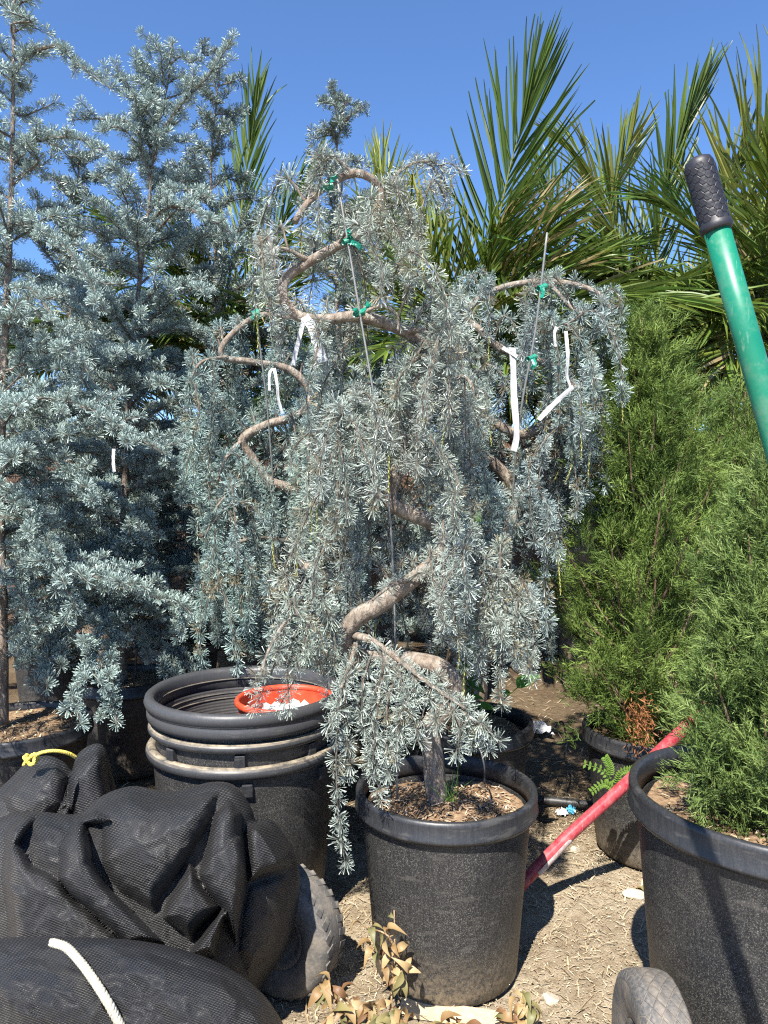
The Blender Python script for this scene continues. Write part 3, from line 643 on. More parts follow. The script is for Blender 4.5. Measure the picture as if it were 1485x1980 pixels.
# C: right behind
trunkC = PS([(905, 1430, 2.66), (915, 1330, 2.66), (955, 1240, 2.68), (985, 1150, 2.66), (975, 1070, 2.62), (985, 1020, 2.62), (1000, 960, 2.64), (960, 900, 2.64), (900, 860, 2.62), (930, 810, 2.6), (1010, 840, 2.58), (1080, 800, 2.58), (1105, 745, 2.58), (1080, 715, 2.56), (1020, 690, 2.55), (970, 675, 2.55), (930, 640, 2.56), (900, 610, 2.58), (930, 575, 2.58), (985, 552, 2.56), (1050, 545, 2.55), (1110, 550, 2.54), (1160, 570, 2.52), (1190, 610, 2.5)])
limbsC = [
    (PS([(1060, 545, 2.55), (1110, 600, 2.5), (1130, 605, 2.46), (1070, 640, 2.44), (1050, 650, 2.42)]), 0.007, 0.003),
    (PS([(1105, 745, 2.58), (1150, 760, 2.52), (1170, 800, 2.48)]), 0.008, 0.003),
    (PS([(1080, 800, 2.58), (1130, 830, 2.5), (1150, 880, 2.46)]), 0.008, 0.003),
    (PS([(900, 860, 2.62), (860, 850, 2.54), (840, 890, 2.5)]), 0.008, 0.003),
    (PS([(985, 1020, 2.62), (1040, 1010, 2.54), (1060, 1050, 2.5)]), 0.009, 0.003),
    (PS([(975, 1070, 2.62), (930, 1060, 2.52), (880, 1090, 2.46)]), 0.009, 0.003),
    (PS([(985, 1150, 2.66), (1030, 1160, 2.56), (1045, 1210, 2.5)]), 0.009, 0.003),
    (PS([(930, 810, 2.6), (890, 740, 2.56), (860, 720, 2.54)]), 0.007, 0.003),
    (PS([(900, 610, 2.58), (880, 600, 2.52), (870, 640, 2.5)]), 0.006, 0.003),
]
heroC = [[(1160, 570, 2.52), (1190, 560, 2.49), (1200, 610, 2.48), (1188, 680, 2.48)], [(1150, 560, 2.5), (1165, 590, 2.47), (1160, 640, 2.46)], [(900, 615, 2.58), (890, 580, 2.54), (880, 570, 2.52)],
         [(930, 590, 2.56), (935, 560, 2.54), (940, 548, 2.53)],
         [(1130, 830, 2.5), (1140, 870, 2.46), (1135, 940, 2.45), (1110, 990, 2.45)], [(1150, 780, 2.5), (1168, 830, 2.47), (1165, 900, 2.46), (1172, 945, 2.46)]]
regC = [(860, 1190, 540, 690), (850, 1170, 690, 840), (840, 1150, 840, 960), (860, 1070, 950, 1150), (880, 1060, 1080, 1230)]
weeping('silvery weeping cedar at right of the group with long white ribbons', (XC, YC, 0.38), trunkC, limbsC, regC, TC, 23, 92, (2.28, 2.8), 0.027, heroC, 80, 210, 1360, 0.3, 1.15, 0.4)

# upright blue cedars
def upright(label, base, trunk, seed, tint, zlo, n_br, lmax, r0, size=1.0, taper=1.0, bk=None):
    bk = bk or BK_U
    r = np.random.default_rng(seed)
    t = thing('upright_cedar', label, 'tree', base, 'upright blue cedars')
    tp = limb(t, trunk, r0, r0 * 0.16, 110, 'trunk', c=(0.8, 0.78, 0.78), seed=seed, bumpy=0.05)
    ztop = tp[-1][2]; hs = np.linspace(zlo, ztop - 0.08, n_br) + r.normal(0, 0.03, n_br)
    az = r.uniform(0, 6.28)
    for k, h in enumerate(hs):
        f = np.clip((h - zlo) / (ztop - zlo), 0, 1); i = int(np.argmin(np.abs(tp[:, 2] - h))); w = tp[i]
        az += 2.4 + r.normal(0, 0.35)
        L = lmax * (1 - f ** 1.4) ** taper * r.uniform(0.7, 1.15) + 0.10
        d = np.array([math.cos(az), math.sin(az), 0])
        if w[1] + d[1] * L < 2.0: L = max(0.12, (2.0 - w[1]) / d[1]) if d[1] < 0 else L
        rise = r.uniform(0.5, 1.15) if f > 0.6 else (r.uniform(0.2, 0.7) if f > 0.3 else r.uniform(-0.1, 0.4)); sag = -r.uniform(0.1, 0.6) if f < 0.6 else r.uniform(-0.1, 0.3)
        path = np.array([w, w + d * L * 0.33 + [0, 0, rise * L * 0.4], w + d * L * 0.68 + [0, 0, rise * L * 0.6 + sag * L * 0.15], w + d * L + [0, 0, rise * L * 0.6 + sag * L * 0.5]])
        path[1:] += r.normal(0, 0.02, (3, 3))
        b = Buf(); m = max(10, int(L / 0.03)); p = catmull(path, m); tube(b, p, np.linspace(0.004 + 0.006 * L, 0.0016, m), 5, 0, (0.62, 0.6, 0.6))
        POS, TAN = [], []
        a, e = along(p, 0.0150, r, 0.04); POS.append(a); TAN.append(e)
        nsub = int(L / 0.066); 
        for s_ in range(nsub):
            u = 0.18 + 0.8 * (s_ + r.random()) / max(nsub, 1); j2 = min(int(u * (m - 1)), m - 2); o = p[j2]; tn = nrm(p[j2 + 1] - p[j2])
            side = nrm(np.cross(tn, [0, 0, 1])) * (1 if s_ % 2 else -1)
            l = (0.04 + 0.16 * (1 - u) + 0.05 * r.random()) * min(1.2, 0.5 + L)
            q = np.array([o, o + (tn * 0.6 + side * 0.6) * l * 0.5 + [0, 0, 0.1 * l], o + (tn * 0.9 + side * 0.5) * l + [0, 0, r.uniform(-0.25, 0.35) * l]])
            q = catmull(q, 6); tube(b, q, np.linspace(0.0025, 0.0012, 6), 4, 0, (0.62, 0.6, 0.6))
            a, e = along(q, 0.0165, r, 0.008); POS.append(a); TAN.append(e)
            POS.append(q[-1:]); TAN.append(nrm(q[-1:] - q[-2:-1]) * 3.0)
        POS.append(p[-1:]); TAN.append(nrm(p[-1:] - p[-2:-1]) * 3)
        POS = np.vstack(POS); TAN = np.vstack(TAN); m = len(POS)
        ax = TAN * 0.35 + r.normal(0, 0.5, (m, 3)) + np.array([0, 0, 0.7])
        base_c = np.array(tint) * r.uniform(0.8, 1.18, m)[:, None] * r.uniform(0.88, 1.1)
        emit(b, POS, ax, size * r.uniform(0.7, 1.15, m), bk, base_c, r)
        b.build('branch', [M_BARK, M_NEEDLE], t)
    # needle tufts on the trunk and leader
    b = Buf(); a, e = along(tp, 0.022, r, 0.45 * plen(tp)); m = len(a)
    ang = np.arange(m) * 2.4; pr = np.stack([np.cos(ang), np.sin(ang), np.zeros(m)], -1)
    emit(b, a + pr * 0.008, pr + [0, 0, 0.5], size * r.uniform(0.7, 1, m), BK_U, np.array(tint) * r.uniform(0.9, 1.2, m)[:, None], r, 0)
    b.build('leader_needles', M_NEEDLE, t)['kind'] = 'stuff'
    return t
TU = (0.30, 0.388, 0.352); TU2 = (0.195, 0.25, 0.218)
upright('tall upright blue cedar on the left edge, trunk running out of the top', (XL, YL, 0.38), PS([(4, 1400, 2.63), (4, 1200, 2.63), (0, 950, 2.63), (8, 700, 2.63), (18, 480, 2.63), (24, 300, 2.63), (26, 120, 2.63), (30, -60, 2.63)]), 31, TU, 0.62, 60, 0.62, 0.022, 1.22, taper=2.5)
upright('upright blue cedar with forked pale leader, second from the left', (XU2, YU2, 0.38), PS([(238, 1320, 3.3), (234, 1100, 3.3), (244, 900, 3.28), (252, 720, 3.27), (268, 560, 3.27), (288, 400, 3.26), (300, 260, 3.26), (325, 160, 3.26), (333, 80, 3.26)]), 32, TU, 0.50, 76, 0.70, 0.02, 1.3, taper=1.5)
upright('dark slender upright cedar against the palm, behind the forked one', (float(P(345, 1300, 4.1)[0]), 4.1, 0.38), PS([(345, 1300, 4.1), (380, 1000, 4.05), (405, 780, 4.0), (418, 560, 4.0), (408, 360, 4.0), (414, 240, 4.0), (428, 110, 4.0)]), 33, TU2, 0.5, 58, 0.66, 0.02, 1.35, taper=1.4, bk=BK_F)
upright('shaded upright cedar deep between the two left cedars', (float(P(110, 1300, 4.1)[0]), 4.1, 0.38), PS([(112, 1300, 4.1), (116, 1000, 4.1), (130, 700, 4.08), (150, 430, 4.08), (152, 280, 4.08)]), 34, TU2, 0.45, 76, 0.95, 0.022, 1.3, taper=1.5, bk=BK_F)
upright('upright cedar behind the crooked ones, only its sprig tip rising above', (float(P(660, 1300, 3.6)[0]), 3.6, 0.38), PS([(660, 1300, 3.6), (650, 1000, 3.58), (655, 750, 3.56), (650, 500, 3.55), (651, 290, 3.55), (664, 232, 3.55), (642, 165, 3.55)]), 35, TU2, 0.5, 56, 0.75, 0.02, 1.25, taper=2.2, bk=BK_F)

# hand-placed outer boughs on the two left cedars that the sky shows up
def bough(tree_label, pts, tint, seed, size=1.0, sub=0.09):
    tr = next(o for o in bpy.data.objects if o.get('label') == tree_label); r = np.random.default_rng(seed)
    b = Buf(); p = catmull(PS(pts), 26); tube(b, p, np.linspace(0.008, 0.002, 26), 6, 0, (0.62, 0.6, 0.6)); L = plen(p)
    POS, TAN = [], []; a, e = along(p, 0.013, r, 0.03); POS.append(a); TAN.append(e)
    for s_ in range(int(L / 0.045)):
        u = 0.1 + 0.88 * (s_ + r.random()) * 0.045 / L; j2 = min(int(u * 25), 24); tn = nrm(p[j2 + 1] - p[j2]); sd = nrm(np.cross(tn, r.normal(size=3)))
        l = sub * r.uniform(0.3, 1); q = catmull([p[j2], p[j2] + (tn * 0.6 + sd * 0.6) * l * 0.5, p[j2] + (tn * 0.7 + sd * 0.6 + np.array([0, 0, 0.2])) * l], 6)
        tube(b, q, np.linspace(0.0025, 0.0012, 6), 4, 0, (0.62, 0.6, 0.6)); a, e = along(q, 0.014, r, 0.005); POS += [a, q[-1:]]; TAN += [e, nrm(q[-1:] - q[-2:-1]) * 3]
    POS.append(p[-1:]); TAN.append(nrm(p[-1:] - p[-2:-1]) * 3); POS = np.vstack(POS); TAN = np.vstack(TAN); m = len(POS)
    emit(b, POS, TAN * 0.4 + r.normal(0, 0.5, (m, 3)) + [0, 0, 0.7], size * r.uniform(0.75, 1.1, m), BK_U, np.array(tint) * r.uniform(0.85, 1.18, m)[:, None], r)
    b.build('branch', [M_BARK, M_NEEDLE], tr)
U1L = 'tall upright blue cedar on the left edge, trunk running out of the top'; U2L = 'upright blue cedar with forked pale leader, second from the left'
U5L = 'upright cedar behind the crooked ones, only its sprig tip rising above'
bough(U1L, [(26, 140, 2.63), (60, 105, 2.58), (110, 90, 2.55), (150, 125, 2.52), (185, 150, 2.5), (215, 172, 2.48)], TU, 41, sub=0.05)
bough(U1L, [(24, 285, 2.63), (90, 268, 2.55), (150, 268, 2.5), (200, 290, 2.46)], TU, 42)
bough(U1L, [(20, 430, 2.63), (90, 450, 2.5), (160, 520, 2.42), (200, 600, 2.38)], TU, 43, sub=0.12)
bough(U1L, [(15, 560, 2.63), (60, 560, 2.5), (120, 640, 2.42), (170, 720, 2.38)], TU, 44, sub=0.12)
bough(U1L, [(5, 800, 2.63), (80, 770, 2.5), (170, 790, 2.4), (240, 830, 2.32), (320, 880, 2.28)], TU, 45, sub=0.12)
bough(U1L, [(2, 1000, 2.63), (60, 1010, 2.5), (120, 1080, 2.4)], TU, 46, sub=0.12)
for k_, pts_ in enumerate([[(4, 900, 2.63), (70, 880, 2.55), (140, 920, 2.5), (190, 990, 2.48)], [(2, 1060, 2.63), (60, 1060, 2.55), (110, 1110, 2.5), (150, 1180, 2.48)], [(6, 720, 2.63), (80, 700, 2.6), (150, 730, 2.55), (210, 790, 2.5)],
                           [(4, 960, 2.63), (30, 950, 2.5), (55, 985, 2.45), (70, 1040, 2.42)], [(2, 1120, 2.63), (25, 1120, 2.55), (48, 1170, 2.5), (55, 1250, 2.5)], [(2, 920, 2.63), (40, 915, 2.75), (90, 940, 2.85)], [(2, 880, 2.63), (35, 890, 2.7), (60, 950, 2.75)], [(2, 960, 2.63), (30, 965, 2.7), (75, 1000, 2.8)]]):
    bough(U1L, pts_, TU, 141 + k_, 1.2, 0.13)
U4L = 'shaded upright cedar deep between the two left cedars'
for k_, pts_ in enumerate([[(125, 780, 4.08), (80, 800, 3.7), (40, 850, 3.5)], [(120, 900, 4.1), (60, 880, 3.8), (20, 900, 3.6)], [(118, 950, 4.1), (170, 920, 3.8), (230, 940, 3.7), (300, 990, 3.6)], [(116, 1050, 4.1), (180, 1040, 3.8), (260, 1080, 3.6), (330, 1130, 3.5)], [(126, 760, 4.08), (200, 780, 3.8), (280, 820, 3.7), (350, 880, 3.6)], [(114, 1100, 4.1), (70, 1120, 3.8), (30, 1180, 3.6)]]):
    bough(U4L, pts_, TU2, 151 + k_, 1.35, 0.18)
bough(U2L, [(298, 290, 3.26), (340, 215, 3.22), (400, 150, 3.18), (440, 90, 3.15), (452, 68, 3.14)], TU, 47, 1.1, 0.1)
bough(U2L, [(300, 300, 3.26), (270, 210, 3.22), (240, 160, 3.2), (222, 120, 3.18)], TU, 48, 1.1, 0.1)
bough(U2L, [(296, 290, 3.26), (250, 240, 3.2), (190, 230, 3.15), (140, 232, 3.1)], TU, 49, 1.1)
bough(U2L, [(305, 240, 3.26), (290, 150, 3.24), (262, 100, 3.22)], TU, 50, 1.1)
bough(U2L, [(280, 440, 3.26), (330, 400, 3.15), (400, 420, 3.05), (470, 470, 3.0)], TU, 51, 1.1, 0.12)
bough(U2L, [(240, 1120, 3.3), (180, 1090, 3.0), (130, 1075, 2.8), (70, 1085, 2.7)], TU, 52, 1.15, 0.1)
bough(U2L, [(234, 1150, 3.3), (215, 1160, 2.9), (190, 1220, 2.6), (160, 1300, 2.45), (130, 1370, 2.4)], TU, 53, 1.25, 0.16)
bough(U2L, [(236, 1170, 3.3), (230, 1180, 2.9), (215, 1260, 2.6), (220, 1340, 2.5), (225, 1400, 2.46)], TU, 54, 1.2, 0.1)
bough(U2L, [(240, 1100, 3.3), (280, 1090, 3.0), (320, 1150, 2.9), (350, 1230, 2.85)], TU, 55, 1.15, 0.1)
bough(U2L, [(246, 900, 3.3), (310, 880, 3.0), (370, 930, 2.85), (390, 1000, 2.8)], TU, 56, 1.1, 0.12)
bough(U5L, [(662, 240, 3.55), (680, 222, 3.54), (706, 205, 3.53)], TU2, 57, 1.0, 0.04)
bough(U5L, [(652, 280, 3.55), (640, 255, 3.54), (626, 240, 3.53)], TU2, 58, 1.0, 0.04)
bough(U5L, [(664, 232, 3.55), (652, 195, 3.54), (640, 165, 3.53), (646, 160, 3.53)], TU2, 59, 1.0, 0.04)

# ------------------------------------------------------------------ junipers
def juniper(label, base, env, seed, n_pl, n_sp, cA, cB, lean=(0, 0), size=1.0, ncl=9):
    """env: list of (z, cx, cy, radius)"""
    r = np.random.default_rng(seed); env = np.array(env)
    t = thing('juniper_shrub', label, 'shrub', base, 'juniper shrubs')
    z0, z1 = env[0, 0], env[-1, 0]
    ax = np.stack([np.interp(np.linspace(base[2], z1 - 0.1, 30), env[:, 0], env[:, k]) for k in (1, 2)], -1)
    b = Buf(); tube(b, np.column_stack([ax, np.linspace(base[2], z1 - 0.1, 30)]), np.linspace(0.022, 0.003, 30), 8, 0, (0.75, 0.65, 0.6)); b.build('trunk', M_BARK, t, smooth=True)
    for k in range(n_pl):
        f = (k + 0.5) / n_pl; zt = z0 + (z1 - z0) * (0.06 + 0.94 * f ** 0.85)
        cx, cy, rad = [np.interp(zt, env[:, 0], env[:, m]) for m in (1, 2, 3)]
        az = k * 2.4 + r.normal(0, 0.3); rr_ = rad * (r.uniform(0.5, 0.8) if k % 3 == 0 else r.uniform(0.8, 1.28))
        tip = np.array([cx + rr_ * math.cos(az), cy + rr_ * math.sin(az), zt + r.normal(0, 0.03)])
        zb = max(base[2] + 0.02, zt - r.uniform(0.25, 0.5)); bx2, by2 = [np.interp(zb, env[:, 0], env[:, m]) for m in (1, 2)]
        root = np.array([bx2, by2, zb])
        p = catmull([root, root * 0.5 + tip * 0.5 + np.array([math.cos(az), math.sin(az), -0.2]) * rad * 0.12, tip], 14)
        b = Buf(); tube(b, p, np.linspace(0.006, 0.0012, 14), 5, 0, (0.7, 0.55, 0.45))
        # sprays gathered in tufts along the plume, with gaps between the tufts
        n = n_sp; nt_ = int(r.integers(11, 16)); ut = 0.10 + 0.90 * (np.arange(nt_) + r.random(nt_)) / nt_; ot = r.normal(0, 1, (nt_, 3))
        wh = r.integers(0, nt_, n); u = np.clip(ut[wh] + r.normal(0, 0.02, n), 0, 1); s = u * 13; i0 = np.minimum(s.astype(int), 12); fr = (s - i0)[:, None]
        o = p[i0] * (1 - fr) + p[i0 + 1] * fr; tn = nrm(p[i0 + 1] - p[i0])
        off = ot[wh] - tn * (ot[wh] * tn).sum(1, keepdims=True); o = o + off * 0.058 * size * (1.25 - 0.8 * u)[:, None] + r.normal(0, 0.014 * size, (n, 3))
        outd = nrm(o - np.column_stack([np.full(n, cx), np.full(n, cy), o[:, 2] - 0.10]))
        td = nrm(r.normal(0, 0.35, (nt_, 3)) + np.array([0, 0, 0.35]))
        d = nrm(td[wh] * 0.7 + tn * 0.3 + nrm(off) * 0.4 + outd * 0.45 + r.normal(0, 0.36, (n, 3)))
        L = size * r.uniform(0.035, 0.085, n)[:, None]
        sd = nrm(np.cross(d, r.normal(size=(n, 3))))
        nv = []; cc = []
        tone = np.clip(r.random(n)[:, None] * 0.45 + r.normal(0.28, 0.28, nt_)[wh][:, None], 0, 1.1); bc = np.array(cA) * (1 - tone) + np.array(cB) * tone
        for m in range(ncl + 1):
            if m < ncl:
                h = (m + 0.6) / (ncl + 0.6); sg = 1 if m % 2 else -1
                d2 = nrm(d * 0.82 + sd * sg * 0.58 + r.normal(0, 0.17, (n, 3))); st = o + d * L * h * 0.92; l2 = L * (0.42 - 0.24 * h); wv = 0.0014 * size
            else: d2 = d; st = o; l2 = L * 1.1; wv = 0.0011 * size
            s2 = nrm(np.cross(d2, r.normal(size=(n, 3)))) * wv
            nv.append(np.stack([st - s2 * 1.1, st + s2 * 1.1, st + d2 * l2], 1))
            cb = bc * r.uniform(0.8, 1.2, (n, 1)); cc.append(np.stack([cb * 0.85, cb * 0.85, cb * 1.25], 1))
        v = np.concatenate(nv).reshape(-1, 3); c = np.concatenate(cc).reshape(-1, 3)
        b.add(v, None, np.arange(len(v) // 3)[:, None] * 3 + [0, 1, 2], 1, c)
        b.build('plume', [M_BARK, M_JUN], t)
    return t
def envp(lst):
    out = []
    for (pxc, py, D, rpx) in lst:
        c = P(pxc, py, D); out.append((c[2], c[0], D, rpx * D / F))
    return sorted(out)
juniper('bushy green juniper in the pot behind the red pole', (XB2, YB2, 0.38), envp([(1262, 1435, 2.53, 95), (1245, 1370, 2.53, 140), (1235, 1260, 2.53, 158), (1235, 1130, 2.53, 150), (1245, 980, 2.53, 130), (1258, 850, 2.53, 98), (1256, 740, 2.53, 68), (1248, 650, 2.53, 32), (1238, 585, 2.53, 10)]), 61, 96, 165, (0.06, 0.108, 0.02), (0.195, 0.275, 0.06), ncl=9)
juniper('sunlit grey-green juniper in the large pot at right edge', (XR, YR, 0.52), envp([(1500, 1570, 1.55, 95), (1492, 1490, 1.55, 150), (1492, 1350, 1.55, 145), (1492, 1200, 1.55, 112), (1494, 1080, 1.55, 82), (1495, 980, 1.55, 52), (1495, 890, 1.55, 14)]), 62, 92, 200, (0.065, 0.118, 0.026), (0.225, 0.305, 0.09), size=0.78, ncl=11)
juniper('green juniper further back at the right edge', (float(P(1455, 1300, 2.75)[0]), 2.75, 0.38), envp([(1450, 1350, 2.75, 90), (1450, 1200, 2.75, 120), (1440, 1050, 2.75, 110), (1435, 900, 2.75, 85), (1430, 810, 2.75, 45), (1428, 750, 2.75, 8)]), 63, 66, 130, (0.06, 0.11, 0.02), (0.185, 0.265, 0.06), ncl=9)

# ------------------------------------------------------------------ palms
def leaflet_proto(seed, droop, twist=0.0):
    """unit leaflet along +X, V-folded; x scaled by length, y by width"""
    n = 7; s = np.linspace(0, 1, n); w = np.array([0.35, 0.85, 1.0, 0.95, 0.75, 0.45, 0.03]) * 0.5
    z = -droop * s ** 2.2; x = s - 0.25 * droop * s ** 2.5
    v = np.stack([np.stack([x, w, z + 0.16 * w * 0.1], -1), np.stack([x, w * 0, z - 0.012], -1), np.stack([x, -w, z + 0.16 * w * 0.1], -1)], 1).reshape(-1, 3)
    q = []
    for i_ in range(n - 1): q += [[i_ * 3, i_ * 3 + 3, i_ * 3 + 4, i_ * 3 + 1], [i_ * 3 + 1, i_ * 3 + 4, i_ * 3 + 5, i_ * 3 + 2]]
    return v, np.array(q)
PROTO = [leaflet_proto(k, d) for k, d in enumerate((0.02, 0.08, 0.16, 0.28, 0.45, -0.05))]
def frond(palm, pts, r, normal, llen=0.55, nl=36, wid=0.020, colr=(0.085, 0.14, 0.03), dr=(0, 3), objs=False, ang0=62, ang1=12, r0=0.012, skipbase=0.12, dry=0.0):
    p = catmull(pts, 40); L = plen(p); b = Buf(); tn, _, _ = frames(p)
    rc = np.array([0.20, 0.22, 0.05]) * r.uniform(0.8, 1.2)
    tube(b, p, np.linspace(r0, 0.002, 40), 6, 0, rc)
    nmv = np.asarray(normal, float)
    items = []
    for k in range(nl):
        u = skipbase + (1 - skipbase) * (k + 0.5) / nl; s = u * 39; i0 = min(int(s), 38); o = p[i0] + (p[i0 + 1] - p[i0]) * (s - i0); t_ = tn[i0]
        n_ = nrm(nmv - t_ * np.dot(nmv, t_)); sd = np.cross(t_, n_)
        prof = math.sin(math.pi * min(1, 0.22 + 0.62 * u)) ** 0.7 if u < 0.9 else 0.62
        for sg in (1, -1):
            a = R(ang0 + (ang1 - ang0) * u ** 0.6 + r.normal(0, 5)); d = nrm(t_ * math.cos(a) + sd * sg * math.sin(a) + n_ * (r.uniform(0.02, 0.18)) + r.normal(0, 0.03, 3))
            up = nrm(n_ - d * np.dot(n_, d)); tw = r.normal(0, 0.3) + sg * 0.35; sv = np.cross(up, d); sv2 = sv * math.cos(tw) + up * math.sin(tw); up2 = np.cross(d, sv2)
            l = llen * prof * r.uniform(0.86, 1.08); pr = int(r.integers(dr[0], dr[1] + 1))
            c = np.array(colr) * r.uniform(0.72, 1.25) * np.array([r.uniform(0.85, 1.2), 1, r.uniform(0.7, 1.2)])
            if r.random() < dry: c = np.array([0.42, 0.34, 0.17]) * r.uniform(0.6, 1.1)
            items.append((o, d, sv2, up2, l, wid * r.uniform(0.8, 1.15), pr, c))
    if not objs:
        for o, d, sv, up, l, w, pr, c in items:
            v, q = PROTO[pr]; vv = o + v[:, :1] * d * l + v[:, 1:2] * sv * w + v[:, 2:] * up * l
            b.add(vv, q, None, 0, c)
        return b.build('frond', M_PALM, palm)
    f = b.build('frond', M_PALM, palm)
    for o, d, sv, up, l, w, pr, c in items:
        key = ('leaflet', pr, int(np.clip(c[1] / colr[1] * 3, 1, 4)))
        if key not in LMESH:
            v, q = PROTO[pr]; bb = Buf(); bb.add(v, q, None, 0, np.array(colr) * key[2] / 3.0); LMESH[key] = bb.mesh('leaflet', [M_PALM])
        mw = Matrix(((d[0] * l, sv[0] * w, up[0] * l, o[0]), (d[1] * l, sv[1] * w, up[1] * l, o[1]), (d[2] * l, sv[2] * w, up[2] * l, o[2]), (0, 0, 0, 1)))
        link('leaflet', LMESH[key], f, mw)
    return f
LMESH = {}
M_TRUNKP = m_simple('palm_trunk', (0.16, 0.11, 0.07), 0.95, (0.3, 0.23, 0.16), 30, 0.8, 0.2)
FACE = np.array([-0.1, -1.0, 0.12])
def palm(label, cpx, cpy, D, seed, heroes, nrand, flen=(0.9, 1.35), llen=0.5, obj_heroes=0, elev=(-15, 58)):
    r = np.random.default_rng(seed); c = P(cpx, cpy, D)
    t = thing('palm', label, 'palm', (c[0], c[1], 0), 'palms behind the cedars')
    b = Buf(); n = 24; z = np.linspace(-0.02, c[2], n); tube(b, np.column_stack([np.full(n, c[0]), np.full(n, c[1]), z]), np.linspace(0.13, 0.07, n) * (1 + 0.08 * (np.arange(n) % 2)), 14, 0)
    b.build('trunk', M_TRUNKP, t)
    for k, (pts, nv, kw) in enumerate(heroes):
        frond(t, PS(pts), r, nv, objs=(k < obj_heroes), **kw)
    for k in range(nrand):
        az = k * 2.4 + r.uniform(0, 0.8); el = R(r.uniform(*elev)); L = r.uniform(*flen)
        d = np.array([math.cos(az), math.sin(az), 0]); pts = [c + d * 0.04]
        dirv = d * math.cos(el) + np.array([0, 0, math.sin(el)]); drop = r.uniform(0.25, 0.75)
        for s_ in (0.33, 0.66, 1.0): pts.append(c + dirv * L * s_ + d * L * 0.18 * s_ ** 2 - np.array([0, 0, drop * L * s_ ** 2.2 * 0.6]))
        nv = np.array([-d[0] * math.sin(el), -d[1] * math.sin(el), math.cos(el) + 0.2]) + r.normal(0, 0.25, 3) + np.array([0, -0.7, 0])
        yel = r.random(); cc = np.array([0.085, 0.14, 0.028]) * (1 - yel * 0.5) + np.array([0.20, 0.27, 0.05]) * yel * 0.5
        frond(t, pts, r, nv, llen=llen * r.uniform(0.8, 1.1), nl=int(r.integers(28, 38)), colr=cc, dr=(0, 4), dry=0.02 if r.random() < 0.75 else 0.15)
    return t
g1 = dict(llen=0.74, nl=36, wid=0.023, ang0=76, ang1=5, dr=(0, 1))
palm('palm with the tallest dark spear frond, behind the middle cedars', 900, 690, 4.4, 71, [
    ([(915, 690, 4.4), (945, 520, 4.35), (985, 330, 4.3), (1012, 235, 4.28), (1030, 170, 4.26)], (-0.45, -1, 0.1), g1),
    ([(905, 690, 4.4), (930, 560, 4.3), (985, 470, 4.1), (1085, 400, 4.0)], (-0.1, -1, 0.9), dict(llen=0.5, nl=33, dry=0.25)),
    ([(890, 690, 4.4), (870, 560, 4.3), (835, 480, 4.25), (790, 400, 4.2)], (0.3, -1, 0.4), dict(llen=0.5, nl=33, colr=(0.2, 0.23, 0.05))),
], 32, obj_heroes=1)
palm('palm whose narrow frond fans up behind the slender dark cedar', 440, 690, 4.9, 72, [
    ([(445, 690, 4.9), (455, 520, 4.9), (475, 340, 4.88), (488, 250, 4.86), (496, 185, 4.85)], (-0.35, -1, 0.1), dict(llen=0.52, nl=36, wid=0.021, ang0=58, ang1=6, colr=(0.14, 0.20, 0.04))),
    ([(450, 690, 4.9), (490, 560, 4.8), (540, 440, 4.7), (600, 330, 4.6)], (-0.4, -1, 0.5), dict(llen=0.5, nl=33)),
], 22, obj_heroes=1)
palm('palm with a split upright frond left of the green handle', 1270, 640, 5.0, 73, [
    ([(1262, 640, 5.0), (1272, 480, 4.95), (1295, 340, 4.9), (1325, 240, 4.88), (1358, 165, 4.86)], (0.5, -1, 0.1), dict(llen=0.62, nl=36, wid=0.022, ang0=42, ang1=6)),
    ([(1255, 640, 5.0), (1200, 480, 4.9), (1150, 350, 4.8), (1100, 290, 4.75)], (0.4, -1, 0.5), dict(llen=0.55, nl=33, colr=(0.17, 0.21, 0.04))),
    ([(1258, 640, 5.0), (1215, 520, 4.8), (1180, 400, 4.6), (1222, 265, 4.5)], (0.2, -1, 0.3), dict(llen=0.5, nl=33, colr=(0.19, 0.22, 0.05))),
    ([(1250, 640, 5.0), (1190, 560, 4.6), (1110, 520, 4.3), (1020, 540, 4.1)], (0.1, -1, 1.2), dict(llen=0.5, nl=28)),
], 32, obj_heroes=1)
palm('windblown palm at the right edge behind the green handle', 1470, 620, 4.6, 74, [
    ([(1465, 620, 4.6), (1440, 480, 4.5), (1455, 330, 4.4), (1500, 210, 4.3), (1560, 120, 4.25)], (0.3, -1, 0.5), dict(llen=0.75, nl=34, wid=0.020, dr=(2, 4), colr=(0.2, 0.24, 0.07))),
    ([(1470, 620, 4.6), (1380, 480, 4.4), (1300, 400, 4.3), (1240, 380, 4.25)], (-0.1, -1, 0.8), dict(llen=0.5, nl=33)),
    ([(1470, 620, 4.6), (1400, 440, 4.5), (1420, 330, 4.45), (1490, 260, 4.4)], (0.2, -1, 0.4), dict(llen=0.55, nl=33, colr=(0.2, 0.23, 0.06))),
    ([(1475, 640, 4.6), (1420, 610, 4.2), (1340, 640, 3.9), (1300, 720, 3.8)], (0, -1, 0.9), dict(llen=0.5, nl=28)),
    ([(1475, 650, 4.6), (1420, 700, 4.2), (1370, 745, 4.05), (1330, 800, 4.0)], (0, -1, 0.6), dict(llen=0.35, dry=1.0, dr=(2, 4), wid=0.02)),
    ([(1470, 650, 4.6), (1440, 720, 4.2), (1410, 790, 4.05), (1400, 850, 4.0)], (0, -1, 0.6), dict(llen=0.3, dry=0.9, dr=(2, 4), wid=0.02)),
], 24)
palm('palm in the gap right of the silvery cedar, above the juniper', 1120, 720, 5.6, 75, [
    ([(1115, 720, 5.6), (1100, 560, 5.5), (1075, 430, 5.4), (1055, 330, 5.35)], (0.2, -1, 0.3), dict(llen=0.6, nl=28)),
], 32, obj_heroes=0)
